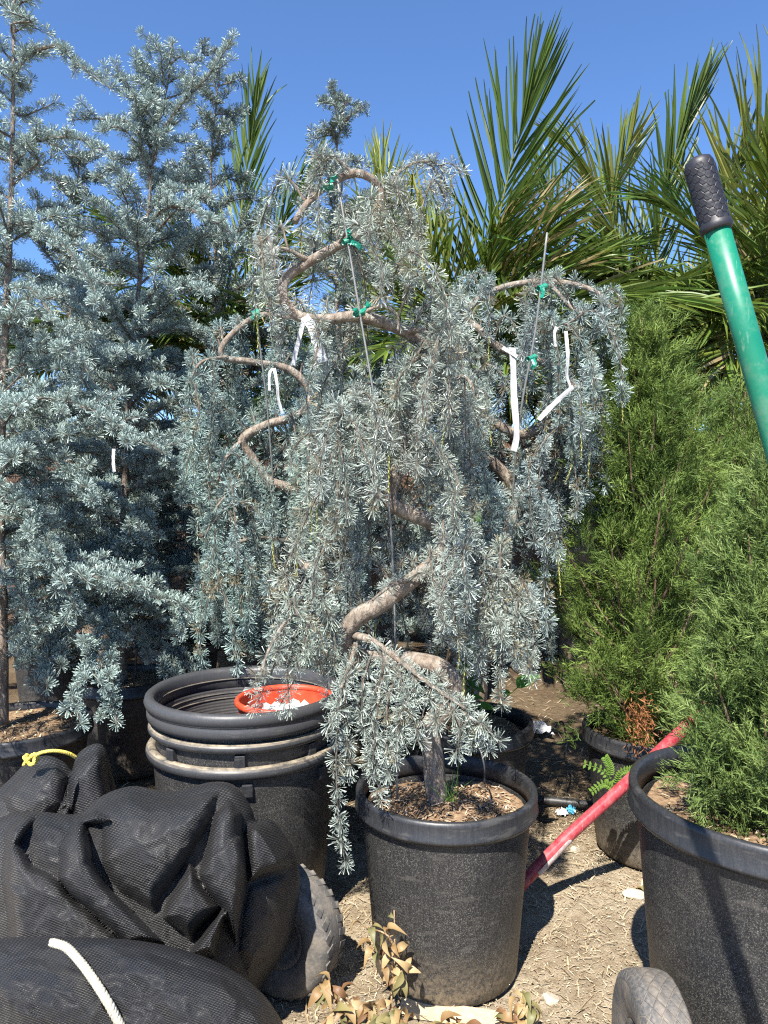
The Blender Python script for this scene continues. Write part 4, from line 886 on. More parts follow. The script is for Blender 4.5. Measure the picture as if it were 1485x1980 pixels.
palm('half hidden palm behind the left cedars', 190, 660, 5.4, 76, [], 26, flen=(0.9, 1.35), elev=(-25, 38))
palm('far palm in the middle showing yellow-green fronds under the cedar crown', 690, 640, 6.0, 77, [
    ([(690, 640, 6.0), (720, 500, 5.9), (745, 400, 5.8), (738, 310, 5.8)], (-0.2, -1, 0.2), dict(llen=0.6, nl=33, colr=(0.19, 0.23, 0.05))),
], 12, flen=(0.9, 1.3))

# ------------------------------------------------------------------ stakes, tape, ribbons
def rod(name, label, cat, pts, r_, m, n=24, ns=8, grp=None):
    b = Buf(); p = catmull(PS(pts), n); tube(b, p, r_, ns); o = b.build(name, m, smooth=True); return tag(o, label, cat, grp)
rod('stake', 'thin grey rod tied along the serpentine trunk of the front cedar', 'stake', [(768, 1545, 1.86), (762, 1150, 1.84), (748, 930, 1.84), (722, 760, 1.84), (695, 600, 1.85), (668, 440, 1.86), (652, 345, 1.87)], 0.0027, M_STAKE, 40, grp='tree stakes')
rod('stake', 'thin grey rod standing in the bluish cedar left of centre', 'stake', [(545, 1300, 2.8), (532, 1000, 2.6), (518, 800, 2.5), (504, 680, 2.45), (494, 590, 2.42)], 0.0030, M_STAKE, 40, grp='tree stakes')
rod('stake', 'thin dark rod rising above the silvery cedar at right', 'stake', [(975, 1300, 2.6), (992, 950, 2.4), (1008, 790, 2.3), (1035, 640, 2.26), (1058, 450, 2.24)], 0.0034, M_STAKE, 40, grp='tree stakes')
def strip(name, label, cat, pts, w, m, wdir=(1, 0.2, 0), grp=None, parent=None, twist=0.0, seed=0):
    r = np.random.default_rng(seed + 900); p = catmull(PS(pts), 16); b = Buf(); wd = np.array(wdir, float); w = w * (0.68 if m is M_RIBBON else 0.7)
    t = nrm(np.gradient(p, axis=0)); a = np.linspace(0, twist, 16) + np.cumsum(r.normal(0, 0.09, 16))
    s = nrm(wd - t * (t @ wd)[:, None]); nn = np.cross(t, s); s = s * np.cos(a)[:, None] + nn * np.sin(a)[:, None]; nn = np.cross(t, s)
    ww = w / 2 * (1 + 0.08 * r.normal(size=16))[:, None]; wr = 0.0008
    cup = nn * w * 0.08
    ring = np.stack([p - s * ww + nn * wr, p + nn * wr - cup, p + s * ww + nn * wr, p + s * ww - nn * wr, p - nn * wr - cup, p - s * ww - nn * wr], 1)
    q = []
    for i_ in range(15):
        for j_ in range(6): q.append([i_ * 6 + j_, i_ * 6 + (j_ + 1) % 6, i_ * 6 + 6 + (j_ + 1) % 6, i_ * 6 + 6 + j_])
    b.add(ring.reshape(-1, 3), q); o = b.build(name, m, parent, smooth=False)
    if label: tag(o, label, cat, grp)
    return o
GR = 'white marking ribbons'
strip('white_ribbon', 'longest flat white ribbon hanging on the silvery cedar', 'ribbon', [(990, 672, 2.26), (992, 700, 2.25), (994, 770, 2.25), (999, 840, 2.25), (993, 872, 2.25)], 0.029, M_RIBBON, grp=GR, seed=1)
strip('white_ribbon', 'white ribbon hanging down beside the outer branch of the silvery cedar', 'ribbon', [(1094, 640, 2.24), (1098, 690, 2.23), (1096, 725, 2.23), (1104, 750, 2.23)], 0.016, M_RIBBON, grp=GR, seed=2)
strip('white_ribbon', 'white ribbon end slanting down left from the outer branch', 'ribbon', [(1108, 748, 2.23), (1085, 768, 2.22), (1062, 790, 2.22), (1042, 812, 2.22)], 0.02, M_RIBBON, (0.4, 0.1, 1), grp=GR, seed=3)
strip('white_ribbon', 'short white ribbon tab at the inner branch of the silvery cedar', 'ribbon', [(1076, 632, 2.24), (1072, 645, 2.23), (1074, 670, 2.23)], 0.014, M_RIBBON, grp=GR, seed=4)
strip('white_ribbon', 'short white ribbon knot end above the longest ribbon', 'ribbon', [(972, 672, 2.26), (985, 680, 2.25), (1000, 690, 2.25)], 0.016, M_RIBBON, (0.2, 0, 1), grp=GR, seed=5)
strip('white_ribbon', 'wide white ribbon tied round the upper bend of the crooked trunk', 'ribbon', [(588, 612, 1.855), (602, 630, 1.85), (612, 660, 1.85), (625, 700, 1.85)], 0.034, M_RIBBON, grp=GR, seed=6)
strip('white_ribbon', 'narrow white ribbon slanting left under the upper trunk bend', 'ribbon', [(588, 615, 1.855), (582, 640, 1.85), (572, 680, 1.85), (567, 706, 1.85)], 0.016, M_RIBBON, grp=GR, twist=0.5, seed=7)
strip('white_ribbon', 'thin white ribbon loop hanging beside the left grey rod', 'ribbon', [(527, 712, 2.40), (521, 725, 2.39), (521, 755, 2.39)], 0.012, M_RIBBON, grp=GR, seed=8)
strip('white_ribbon', 'white ribbon strip down the branch right of the left rod', 'ribbon', [(530, 712, 2.40), (536, 745, 2.39), (538, 770, 2.39), (546, 800, 2.39)], 0.014, M_RIBBON, grp=GR, seed=9)
strip('white_ribbon', 'pale ribbon half buried in needles at the middle right', 'ribbon', [(908, 785, 2.22), (902, 810, 2.22), (896, 850, 2.22)], 0.014, M_RIBBON, grp=GR, seed=10)
strip('white_ribbon', 'small white tag in the left upright cedars', 'ribbon', [(220, 868, 2.35), (219, 890, 2.34), (221, 912, 2.34)], 0.014, M_RIBBON, grp=GR, seed=11)
def tie(label, px, py, D, tails, wrapr=0.007, wa=(1, 0, 0.3), seed=0):
    c = P(px, py, D); t = thing('tie_tape', label, 'tape', c, 'green tie tape')
    b = Buf(); a = nrm(np.array(wa, float)); u = nrm(np.cross(a, [0, 1, 0.2])); v = np.cross(a, u); th = np.linspace(0, 6.283, 14)
    for k in range(3):
        ring = c + (np.cos(th)[:, None] * u + np.sin(th)[:, None] * v) * (wrapr + 0.001 * k) + a * (k - 1) * 0.006 + a * 0.004 * np.sin(th)[:, None]
        w = 0.006; q = [[i_ * 2, i_ * 2 + 1, i_ * 2 + 3, i_ * 2 + 2] for i_ in range(13)]
        b.add(np.stack([ring - a * w, ring + a * w], 1).reshape(-1, 3), q)
    b.build('wrap', M_TAPE, t)
    for k, tl in enumerate(tails): strip('loose_end', None, None, tl, 0.018, M_TAPE, (0.7, 0, 0.7), parent=t, twist=0.8, seed=seed + k)
tie('green tape bow at the top of the crooked cedar', 633, 362, 1.86, [[(633, 360, 1.85), (640, 350, 1.84), (652, 340, 1.84)], [(632, 360, 1.85), (624, 364, 1.84), (620, 368, 1.84)]], seed=1)
tie('green tape bow where the rod meets the upper trunk', 672, 466, 1.86, [[(673, 462, 1.85), (676, 452, 1.84), (674, 442, 1.84)], [(676, 468, 1.85), (690, 472, 1.84), (699, 482, 1.84)]], seed=3)
tie('green tape bow above the trunk at the wide white ribbon', 694, 606, 1.855, [[(697, 604, 1.84), (708, 596, 1.83), (714, 584, 1.83)], [(692, 606, 1.84), (688, 600, 1.83), (686, 596, 1.83)]], seed=5)
tie('round green tape knot on the left grey rod', 494, 608, 2.41, [[(490, 608, 2.40), (488, 612, 2.39), (487, 616, 2.39)]], 0.014, seed=7)
tie('green tape loop hanging from the dark rod at right', 1028, 692, 2.27, [[(1030, 694, 2.26), (1034, 704, 2.25), (1029, 712, 2.25)]], seed=9)
tie('thin green tape high on the dark rod at right', 1048, 556, 2.25, [[(1048, 556, 2.24), (1050, 566, 2.24), (1047, 576, 2.24)]], 0.008, seed=11)
tie('green tape band round the lower trunk of the bluish cedar', 550, 1196, 2.77, [], 0.034, (0.5, 0, 1), seed=13)

# ------------------------------------------------------------------ poles
def P3(px, py, D): return Vector(P(px, py, D))
KP = 0.78; top, low = P3(1352, 322, KP), P3(1472, 752, KP * 0.99)
dirp = (low - top).normalized(); foot = top + dirp * ((0.0 - top.z + 0.005) / dirp.z)
hd = thing('green_handle', 'green enamelled pole leaning at right with black hexagon patterned grip', 'handle', foot)
b = Buf(); g_end = top + dirp * 0.088 * KP
pp = np.array([np.array(g_end - dirp * 0.02) + (np.array(foot) - np.array(g_end)) * f for f in np.linspace(0, 1, 12)]); tube(b, pp, 0.0168 * KP, 32); b.build('tube', M_GREEN, hd, smooth=True)
z_ = dirp; x_ = z_.cross(Vector((0, 1, 0))).normalized(); y_ = z_.cross(x_)
MG = Matrix(((x_.x, y_.x, z_.x, top.x), (x_.y, y_.y, z_.y, top.y), (x_.z, y_.z, z_.z, top.z), (0, 0, 0, 1))) @ Matrix.Scale(KP, 4)
b = Buf(); lathe(b, [(0.0, -0.012), (0.010, -0.0115), (0.0165, -0.008), (0.0188, -0.002), (0.0192, 0.004), (0.0192, 0.078), (0.0205, 0.080), (0.0212, 0.084), (0.0210, 0.088), (0.0195, 0.090), (0.017, 0.0905)], 48)
gr = link('grip', b.mesh('grip', [M_GRIP], True), hd, MG)
# hexagon pads: 11 round, alternate rows offset
def hexpad(rad, hw, hh, th):
    b = Buf(); ring = []
    for s_, rr_ in ((1.0, rad - 0.001), (0.97, rad + th * 0.6), (0.86, rad + th)):
        for k in range(6):
            a = R(60 * k); u = math.cos(a) * hw * s_; w = math.sin(a) * hh * s_; ring.append((rr_ * math.sin(u / rad), -rr_ * math.cos(u / rad), w))
    ring.append((0, -(rad + th), 0)); v = np.array(ring); q = []
    for l_ in range(2):
        for k in range(6): q.append([l_ * 6 + k, l_ * 6 + (k + 1) % 6, l_ * 6 + 6 + (k + 1) % 6, l_ * 6 + 6 + k])
    tr = [[12 + k, 12 + (k + 1) % 6, 18] for k in range(6)]; b.add(v, q, tr); return b.mesh('hexagon_pad', [M_GRIP])
hx = hexpad(0.0192, 0.0060, 0.0049, 0.0007)
for row in range(14):
    for k in range(7):
        a = 2 * math.pi * (k + 0.5 * (row % 2)) / 7
        link('hexagon_pad', hx, gr, MG @ Matrix.Rotation(a, 4, 'Z') @ Matrix.Translation((0, 0, 0.004 + row * 0.0054)))
# red pole
rp = thing('red_pole', 'faded red pole with a worn white label, lying across behind the front pot', 'pole', P(985, 1735, 2.12))
b = Buf(); pr_ = PS([(985, 1735, 2.12), (1090, 1625, 2.16), (1200, 1525, 2.18), (1300, 1430, 2.16), (1480, 1262, 2.12)]); tube(b, catmull(pr_, 14), np.linspace(0.0178, 0.0178, 14), 24); b.build('shaft', M_RED, rp, smooth=True)
b = Buf(); a_, e_ = P(1036, 1684, 2.138), P(1098, 1618, 2.163)
dd = nrm(e_ - a_); s1 = nrm(np.cross(dd, [0, 0, 1.0])); u1 = np.cross(s1, dd); pts_ = []
for f in np.linspace(0, 1, 6):
    for an in np.linspace(R(-118), R(-45), 7):
        pts_.append(a_ + (e_ - a_) * f + (s1 * math.cos(an + R(60)) * 1 + u1 * math.sin(an + R(60))) * 0.0184)
b.add(np.array(pts_), [[i_ * 7 + j_, i_ * 7 + j_ + 1, i_ * 7 + 7 + j_ + 1, i_ * 7 + 7 + j_] for i_ in range(5) for j_ in range(6)]); b.build('label_sticker', M_LABEL, rp, smooth=True)

# ------------------------------------------------------------------ wheels
def wheel(name, label, centre, axis, rad, wid, lugs, m, prof_k=1.0):
    t = thing(name, label, 'wheel', (centre[0], centre[1], 0.0)); ax = Vector(axis).normalized(); up = Vector((0, 0, 1)); sx = up.cross(ax).normalized()
    MW = Matrix(((sx.x, up.x, ax.x, centre[0]), (sx.y, up.y, ax.y, centre[1]), (sx.z, up.z, ax.z, centre[2]), (0, 0, 0, 1)))
    hw = wid / 2; ri = rad * 0.5
    prof = [(ri, -hw * 0.75), (ri + 0.01, -hw * 0.85), (rad * 0.72, -hw), (rad * 0.88, -hw * 0.98), (rad * 0.965, -hw * 0.84), (rad * 0.99, -hw * 0.6), (rad, -hw * 0.2), (rad, hw * 0.2), (rad * 0.99, hw * 0.6), (rad * 0.965, hw * 0.84), (rad * 0.88, hw * 0.98), (rad * 0.72, hw), (ri + 0.01, hw * 0.85), (ri, hw * 0.75)]
    b = Buf(); lathe(b, prof, 72, closed=True); ty = link('tyre', b.mesh('tyre', [m], True), t, MW)
    b = Buf(); lathe(b, [(0.012, -hw * 0.3), (ri * 0.5, -hw * 0.25), (ri * 0.85, -hw * 0.6), (ri + 0.002, -hw * 0.8), (ri + 0.002, hw * 0.8), (ri * 0.85, hw * 0.6), (ri * 0.5, hw * 0.25), (0.012, hw * 0.3)], 48, closed=True)
    link('rim', b.mesh('rim', [M_TYRE2], True), t, MW)
    return t, ty, MW
# knobby wheel behind the mesh heap
wc = P(548, 1800, 1.80); wc[2] = 0.156
t, ty, MW = wheel('knobby_wheel', 'dusty knobby wheel half covered by the black mesh heap', wc, (-0.42, -0.9, 0.0), 0.150, 0.105, None, M_TYRE2)
b = Buf(); box(b, (0, 0, 0), (0.015, 0.004, 0.026)); lm = b.mesh('lug', [M_TYRE2])
for k in range(30):
    a = 2 * math.pi * k / 30
    for s_ in (-1, 1):
        link('lug', lm, ty, MW @ Matrix.Rotation(a + (0.1 if s_ > 0 else 0), 4, 'Z') @ Matrix.Translation((0, 0.1485, s_ * 0.029)) @ Matrix.Rotation(s_ * 0.35, 4, 'Y'))
# hand-truck style wheel at the bottom right with diamond tread
wc2 = P(1270, 1950, 1.32); wc2[2] = 0.170
t, ty, MW = wheel('diamond_tread_wheel', 'dusty grey wheel with diamond tread at the bottom right', wc2, (-1, 0.06, 0.0), 0.166, 0.090, None, M_TYRE)
nb = 30; rad2, hw2 = 0.166, 0.045
def tread_r(z): return rad2 * np.interp(np.abs(z) / hw2, [0, 0.2, 0.6, 0.84, 0.98, 1.0], [1.0, 1.0, 0.99, 0.965, 0.88, 0.72])
da = math.pi / nb; dz = 0.0150
for row in range(-4, 5):
    z0_ = row * dz / 1.0 * 0.75; sub = np.linspace(-1, 1, 5); v = []; qd = []
    g_ = [(u_, w_) for u_ in sub for w_ in sub]
    for lay, (k_, dr_) in enumerate(((0.93, 0.0016), (1.0, -0.003))):
        for u_, w_ in g_:
            aa = (u_ + w_) / 2 * da * k_ * 0.94; zz = np.clip(z0_ + (u_ - w_) / 2 * dz * 0.75 * k_ * 0.94, -hw2 * 0.97, hw2 * 0.97); rr_ = tread_r(zz) + dr_
            v.append((rr_ * math.sin(aa), rr_ * math.cos(aa), zz))
    for i_ in range(4):
        for j_ in range(4): qd.append([i_ * 5 + j_, i_ * 5 + j_ + 1, i_ * 5 + 6 + j_, i_ * 5 + 5 + j_])
    edge = [j_ for j_ in range(5)] + [i_ * 5 + 4 for i_ in range(1, 5)] + [20 + j_ for j_ in (3, 2, 1, 0)] + [i_ * 5 for i_ in (3, 2, 1)]
    for e0, e1 in zip(edge, edge[1:] + edge[:1]): qd.append([e0, e1, e1 + 25, e0 + 25])
    b = Buf(); b.add(np.array(v), qd); dm = b.mesh('tread_block', [M_TYRE])
    for k in range(nb): link('tread_block', dm, ty, MW @ Matrix.Rotation(2 * da * (k + 0.5 * (row % 2)), 4, 'Z'))

# ------------------------------------------------------------------ black mesh bundles
def inside_dist(px, py, poly):
    """signed distance to polygon, positive inside (pixels of the photo plane)"""
    poly = np.asarray(poly, float); a = poly; c = np.roll(poly, -1, 0); d = np.full(px.shape, 1e9); ins = np.zeros(px.shape, bool)
    for (x0, y0), (x1, y1) in zip(a, c):
        ex, ey = x1 - x0, y1 - y0; t_ = np.clip(((px - x0) * ex + (py - y0) * ey) / (ex * ex + ey * ey + 1e-9), 0, 1)
        d = np.minimum(d, np.hypot(px - x0 - t_ * ex, py - y0 - t_ * ey))
        cr = ((y0 > py) != (y1 > py)) & (px < (x1 - x0) * (py - y0) / (y1 - y0 + 1e-12) + x0); ins ^= cr
    return np.where(ins, d, -d)
def bundle(name, label, outline, centre, D0, tf, tb, folds, seed, nr=150, na=320, wrinkle=0.010, lean=0.0, wscale=1.0):
    """a closed lump of cloth: outline and folds given on its front, real depth front (tf) and back (tb)"""
    ol = np.asarray(outline, float); cl = np.vstack([ol, ol[:1]]); p3 = np.column_stack([cl, np.zeros(len(cl))])
    per = catmull(p3, na + 1)[:-1, :2]; c = np.asarray(centre, float); b = Buf()
    rr_ = np.sin(np.linspace(0, 1, nr) * math.pi / 2)
    gx = c[0] + rr_[:, None] * (per[:, 0] - c[0])[None]; gy = c[1] + rr_[:, None] * (per[:, 1] - c[1])[None]
    rad = np.broadcast_to(rr_[:, None], gx.shape)
    prof = np.sqrt(np.clip(1 - rad ** 2.6, 0, 1))
    off = tf * prof
    fade = np.clip((1 - rad) / 0.12, 0, 1)
    for poly, h, w, (tx, ty_) in folds:
        d = inside_dist(gx + 5 * noise2(gx, gy, seed + 7, 2, 0.03), gy + 5 * noise2(gx, gy, seed + 9, 2, 0.03), poly)
        cen = np.mean(np.asarray(poly), 0)
        lift = h * (1 - np.exp(-np.clip(d, 0, None) / (w * 0.55))) + np.where(d > 0, ((gx - cen[0]) * tx + (gy - cen[1]) * ty_) * 1e-4, 0) * np.clip(d / w, 0, 1)
        off = np.where(d > 0, off + lift * 1.5 * fade, off)
    n1 = noise2(gx, gy, seed, 3, 0.012); n2 = noise2(gx + 18 * n1, gy * 0.5, seed + 1, 3, 0.05)
    n3 = noise2(gx + 30 * n1, gy + 25 * n2, seed + 2, 2, 0.035); n4 = noise2(gx * 0.6 + 20 * n2, gy - gx * 0.4, seed + 3, 2, 0.08)
    off = off + fade * (wrinkle * 1.1 * n1 + wrinkle * 0.5 * n2 + wrinkle * 0.9 * (0.4 - np.abs(n3)) + wrinkle * 0.55 * (0.4 - np.abs(n4)))
    dep = D0 - off + lean * (gy - c[1]) / 100.0
    v = np.stack([np.array([P(x, y, d) for x, y, d in zip(gx[k], gy[k], dep[k])]) for k in range(nr)])
    v[..., 2] = np.maximum(v[..., 2], 0.004)
    depb = D0 + tb * prof * 1.0 + lean * (gy - c[1]) / 100.0
    vb = np.stack([np.array([P(x, y, d) for x, y, d in zip(gx[k], gy[k], depb[k])]) for k in range(0, nr, 6)]); vb[-1] = v[-1]
    # keep the back at true size: same outline point, pushed back, not magnified
    vb[..., 2] = np.maximum(vb[..., 2], 0.004)
    i = np.arange(nr - 1)[:, None] * na; j = np.arange(na)[None]; k = (j + 1) % na
    uv = np.stack([gx, gy], -1).reshape(-1, 2) / 8.0 * wscale
    b.add(v.reshape(-1, 3), np.stack([i + j, i + na + j, i + na + k, i + k], -1).reshape(-1, 4), uv=uv)
    m = len(vb); i = np.arange(m - 1)[:, None] * na
    b.add(vb.reshape(-1, 3), np.stack([i + j, i + k, i + na + k, i + na + j], -1).reshape(-1, 4), uv=uv.reshape(nr, na, 2)[::6].reshape(-1, 2))
    o = b.build(name, M_CLOTH, smooth=True, uv=True); tag(o, label, 'mesh cloth', 'bundles of black mesh'); return o
mid = bundle('mesh_cloth_bundle', 'large crumpled heap of black mesh cloth in front of the nested pots',
    [(-90, 1700), (-40, 1610), (15, 1575), (60, 1568), (110, 1572), (155, 1572), (195, 1540), (255, 1520), (330, 1530), (410, 1512), (455, 1520), (485, 1560), (497, 1588), (525, 1585), (560, 1630), (577, 1675), (578, 1740), (555, 1830), (510, 1905), (460, 1990), (300, 2040), (100, 2050), (-90, 2040)],
    (260, 1760), 1.72, 0.22, 0.18, [
    ([(12, 1600), (40, 1575), (75, 1570), (38, 1630), (60, 1668), (120, 1710), (180, 1765), (245, 1830), (150, 1900), (20, 1900), (5, 1700)], 0.055, 16, (-1.0, 1.2)),
    ([(150, 1580), (185, 1565), (215, 1590), (165, 1595), (175, 1660), (235, 1735), (310, 1825), (240, 1830), (180, 1770), (110, 1700), (112, 1640)], 0.07, 14, (-1.2, 0.6)),
    ([(190, 1560), (250, 1530), (330, 1540), (425, 1530), (410, 1590), (370, 1655), (300, 1770), (235, 1720), (195, 1665)], 0.05, 40, (0.2, -1.2)),
    ([(420, 1570), (448, 1545), (470, 1570), (474, 1650), (476, 1720), (460, 1830), (420, 1750), (385, 1690)], 0.075, 14, (1.2, 0.4)),
    ([(366, 1664), (425, 1752), (368, 1822), (312, 1776)], 0.055, 20, (0.4, 0.3)),
    ([(425, 1755), (438, 1765), (415, 1850), (350, 1860), (372, 1828)], 0.075, 10, (0.5, 0.5)),
    ([(478, 1600), (500, 1585), (530, 1595), (562, 1640), (565, 1670), (520, 1690), (476, 1705)], 0.06, 10, (0.6, -0.8)),
    ([(480, 1710), (555, 1690), (560, 1760), (530, 1850), (480, 1880), (462, 1840)], 0.02, 20, (0.3, 0.2)),
    ], 5, wrinkle=0.007)
front = bundle('mesh_cloth_bundle', 'long rolled bundle of black mesh in the bottom left corner with a cream rope',
    [(-120, 1840), (-40, 1818), (60, 1811), (160, 1812), (260, 1818), (350, 1835), (430, 1865), (490, 1905), (530, 1950), (555, 2010), (540, 2120), (420, 2260), (150, 2330), (-120, 2300)],
    (190, 2060), 1.33, 0.19, 0.12, [
    ([(200, 1830), (330, 1850), (440, 1890), (520, 1960), (540, 2100), (400, 2080), (300, 1950), (240, 1880)], 0.018, 40, (0.1, 0.2)),
    ([(-100, 1880), (60, 1850), (160, 1880), (240, 1990), (200, 2120), (-100, 2100)], 0.02, 50, (0.1, 0.1)),
    ], 8, wrinkle=0.007)
back = bundle('mesh_cloth_bundle', 'small gathered bundle of black mesh tied with yellow rope',
    [(-80, 1580), (-30, 1545), (15, 1510), (45, 1480), (72, 1464), (100, 1462), (125, 1475), (140, 1490), (148, 1462), (168, 1444), (192, 1438), (206, 1452), (216, 1490), (228, 1540), (240, 1600), (240, 1700), (160, 1790), (-80, 1800)],
    (100, 1620), 2.05, 0.14, 0.12, [
    ([(130, 1500), (150, 1465), (190, 1442), (204, 1460), (215, 1530), (225, 1590), (150, 1600), (132, 1560)], 0.05, 12, (0.3, 0)),
    ([(0, 1540), (60, 1480), (110, 1470), (130, 1500), (128, 1560), (90, 1600), (40, 1590)], 0.04, 22, (0, 0.2)),
    ([(85, 1620), (125, 1545), (150, 1500), (135, 1600), (120, 1680)], 0.03, 10, (0, 0)),
    ], 12, wrinkle=0.006)
# ropes
def rope(buf, p, r_, strands=3, pitch=0.02, n=140):
    p = catmull(p, n); t_, A, B = frames(p); s = np.concatenate([[0], np.cumsum(np.linalg.norm(np.diff(p, axis=0), axis=1))])
    for k in range(strands):
        a = s / pitch * 6.283 + k * 6.283 / strands
        tube(buf, p + (np.cos(a)[:, None] * A + np.sin(a)[:, None] * B) * r_ * 0.5, r_ * 0.62, 6)
def surf_front(o, px, py, lift=0.006):
    """a point just in front of a bundle's front along the ray of a photo pixel"""
    v = np.array([x.co for x in o.data.vertices]); d = v - [0, 0, CAMZ]; 
    u = d[:, 0] / d[:, 1] ; w = d[:, 2] / d[:, 1]; tgt = P(px, py, 1.0) - [0, 0, CAMZ]
    e = np.hypot(u - tgt[0], w - tgt[2]); k = np.argsort(e)[:14]; D = v[k, 1].min()
    return P(px, py, D - lift)
b = Buf(); rope(b, np.array([surf_front(front, x, y, 0.004) for x, y in ((100, 1822), (128, 1832), (152, 1856), (178, 1890), (205, 1932), (226, 1970), (245, 2010), (260, 2060))]), 0.0068, 4, 0.026)
o = b.build('cream_rope', M_WROPE, smooth=True); tag(o, 'cream braided rope lying over the front mesh bundle', 'rope')
yr = thing('yellow_rope', 'frayed yellow rope knotted on the small gathered mesh bundle', 'rope', surf_front(back, 60, 1468))
yp = [P(60, 1468, 1.90), P(78, 1456, 1.90), P(105, 1452, 1.91), P(130, 1456, 1.93), P(146, 1464, 1.95)]
b = Buf(); rope(b, np.array(yp), 0.0045, 3, 0.016); b.build('cord', M_YROPE, yr, smooth=True)
b = Buf(); kc = P(60, 1468, 1.895); r_ = np.random.default_rng(5)
kp = [kc + 0.014 * np.array([math.sin(2.1 * a) * 0.9, math.cos(1.7 * a), math.sin(3.1 * a + 1) * 0.75]) for a in np.linspace(0, 12, 26)]; rope(b, np.array(kp), 0.0042, 3, 0.016, 200)
b.build('knot', M_YROPE, yr, smooth=True)

# ------------------------------------------------------------------ small things on the ground
def stone(label, px, py, rpx, sq=(1, 0.8, 0.6), seed=0, m=M_STONE, name='stone'):
    D = CAMZ * F / (py - HORIZON); c = P(px, py, D); rr_ = rpx * D / F; r = np.random.default_rng(seed)
    nu, nv = 22, 14; th = np.linspace(0, 6.283, nu, endpoint=False); ph = np.linspace(0.02, math.pi - 0.02, nv)
    d = np.stack([np.sin(ph)[:, None] * np.cos(th), np.sin(ph)[:, None] * np.sin(th), np.repeat(np.cos(ph)[:, None], nu, 1)], -1)
    h = 1 + 0.16 * noise2(d[..., 0] * 2 + d[..., 2], d[..., 1] * 2 - d[..., 2], seed, 3, 1.6)
    pl = nrm(r.normal(size=(7, 3))); cut = np.min([np.where(d @ n_ > 0.55, 0.62 / np.maximum(d @ n_, 0.55), 1.3) for n_ in pl], axis=0); h = np.minimum(h, cut)
    v = c + d * h[..., None] * rr_ * np.array(sq) + [0, 0, rr_ * sq[2] * 0.45]
    b = Buf(); i = np.arange(nv - 1)[:, None] * nu; j = np.arange(nu)[None]; k = (j + 1) % nu
    b.add(v.reshape(-1, 3), np.stack([i + j, i + nu + j, i + nu + k, i + k], -1).reshape(-1, 4)); return tag(b.build(name, m), label, 'stone', 'stones on the dirt')
stone('rounded pale stone near the bottom edge right of the dry leaves', 1062, 1942, 24, (1, 0.8, 0.75), 1)
stone('flat tan clod in the dirt right of the front pot', 1150, 1880, 36, (1, 0.55, 0.22), 2)
stone('small pale stone beside the flat clod', 1108, 1868, 12, (1, 0.8, 0.5), 3)
stone('upright pale stone below the white label of the red pole', 1112, 1655, 14, (0.7, 0.6, 1.2), 4)
stone('pale clod at the foot of the pot behind the red pole', 1225, 1735, 26, (1, 0.7, 0.4), 5)
stone('small stone left of the front pot beside the knobby wheel', 690, 1870, 14, (1, 0.8, 0.6), 6)
stone('broken pale stone by the knobby wheel', 672, 1900, 10, (1, 0.7, 0.6), 7)
for k, (x, y, rp_, lb) in enumerate([(1205, 1800, 9, 'pebble in the open dirt left of the large pot'), (1120, 1760, 7, 'pebble at the end of the front pot shadow'), (1040, 1890, 8, 'pebble at the lower right of the front pot'), (1185, 1910, 10, 'pebble left of the diamond tread wheel'), (1150, 1950, 8, 'pebble at the bottom edge near the diamond tread wheel')]):
    stone(lb, x, y, rp_, (1, 0.8, 0.6), 20 + k)
rod('irrigation_pipe', 'black irrigation pipe on the ground between two pots', 'pipe', [(1010, 1546, 2.9), (1060, 1548, 2.88), (1100, 1552, 2.86), (1150, 1558, 2.84)], 0.016, M_PIPE, 20, 12)
rod('drip_hose', 'thin black drip hose curving past the shaded pot', 'hose', [(960, 1440, 3.2), (1010, 1440, 3.1), (1055, 1425, 3.1), (1085, 1395, 3.2), (1095, 1430, 3.0), (1090, 1470, 2.9)], 0.004, M_PIPE, 30, 6)
rod('dripper_tube', 'black dripper tube arching into the far left pot', 'hose', [(262, 1310, 3.2), (265, 1262, 3.2), (285, 1248, 3.25), (318, 1262, 3.3), (345, 1275, 3.4)], 0.004, M_PIPE, 30, 6)
rod('dripper_tube', 'thin black dripper tube standing in the front pot', 'hose', [(937, 1515, 1.86), (936, 1480, 1.86), (928, 1450, 1.88), (915, 1440, 1.9)], 0.0028, M_PIPE, 20, 6)
# litter: crumpled white plastic and a blue-white scrap
M_TRASH = m_simple('white_plastic', (0.5, 0.5, 0.48), 0.3, (0.62, 0.62, 0.6), 30)
M_BLUE = m_simple('blue_print', (0.08, 0.36, 0.55), 0.4, (0.12, 0.42, 0.6), 30)
def crumple(name, label, px, py, wpx, hpx, seed, m, D=None):
    D = D or CAMZ * F / (py - HORIZON); c = P(px, py, D); r = np.random.default_rng(seed); n = 9; g_ = np.linspace(-0.5, 0.5, n); gx, gy = np.meshgrid(g_, g_)
    v = np.stack([gx * wpx * D / F, gy * wpx * D / F * 0.9, 0.02 + r.uniform(0, hpx * D / F, gx.shape) * (1 - np.hypot(gx, gy))], -1) + r.normal(0, 0.004, (n, n, 3)) + c
    q = [[i_ * n + j_, i_ * n + j_ + 1, i_ * n + n + j_ + 1, i_ * n + n + j_] for i_ in range(n - 1) for j_ in range(n - 1)]
    b = Buf(); b.add(v.reshape(-1, 3), q); return tag(b.build(name, m), label, 'litter')
crumple('plastic_wrapper', 'crumpled white plastic wrapper in the shade behind the front pot', 1040, 1425, 52, 34, 1, M_TRASH)
crumple('plastic_wrapper', 'pale crumpled plastic inside the red bucket', 552, 1392, 90, 30, 6, M_TRASH, D=2.19)
crumple('white_scrap', 'white paper scrap beside the blue scrap under the pipe', 1086, 1583, 20, 10, 2, M_TRASH)
crumple('blue_scrap', 'blue printed scrap on the dirt under the pipe', 1104, 1580, 16, 14, 3, M_BLUE)

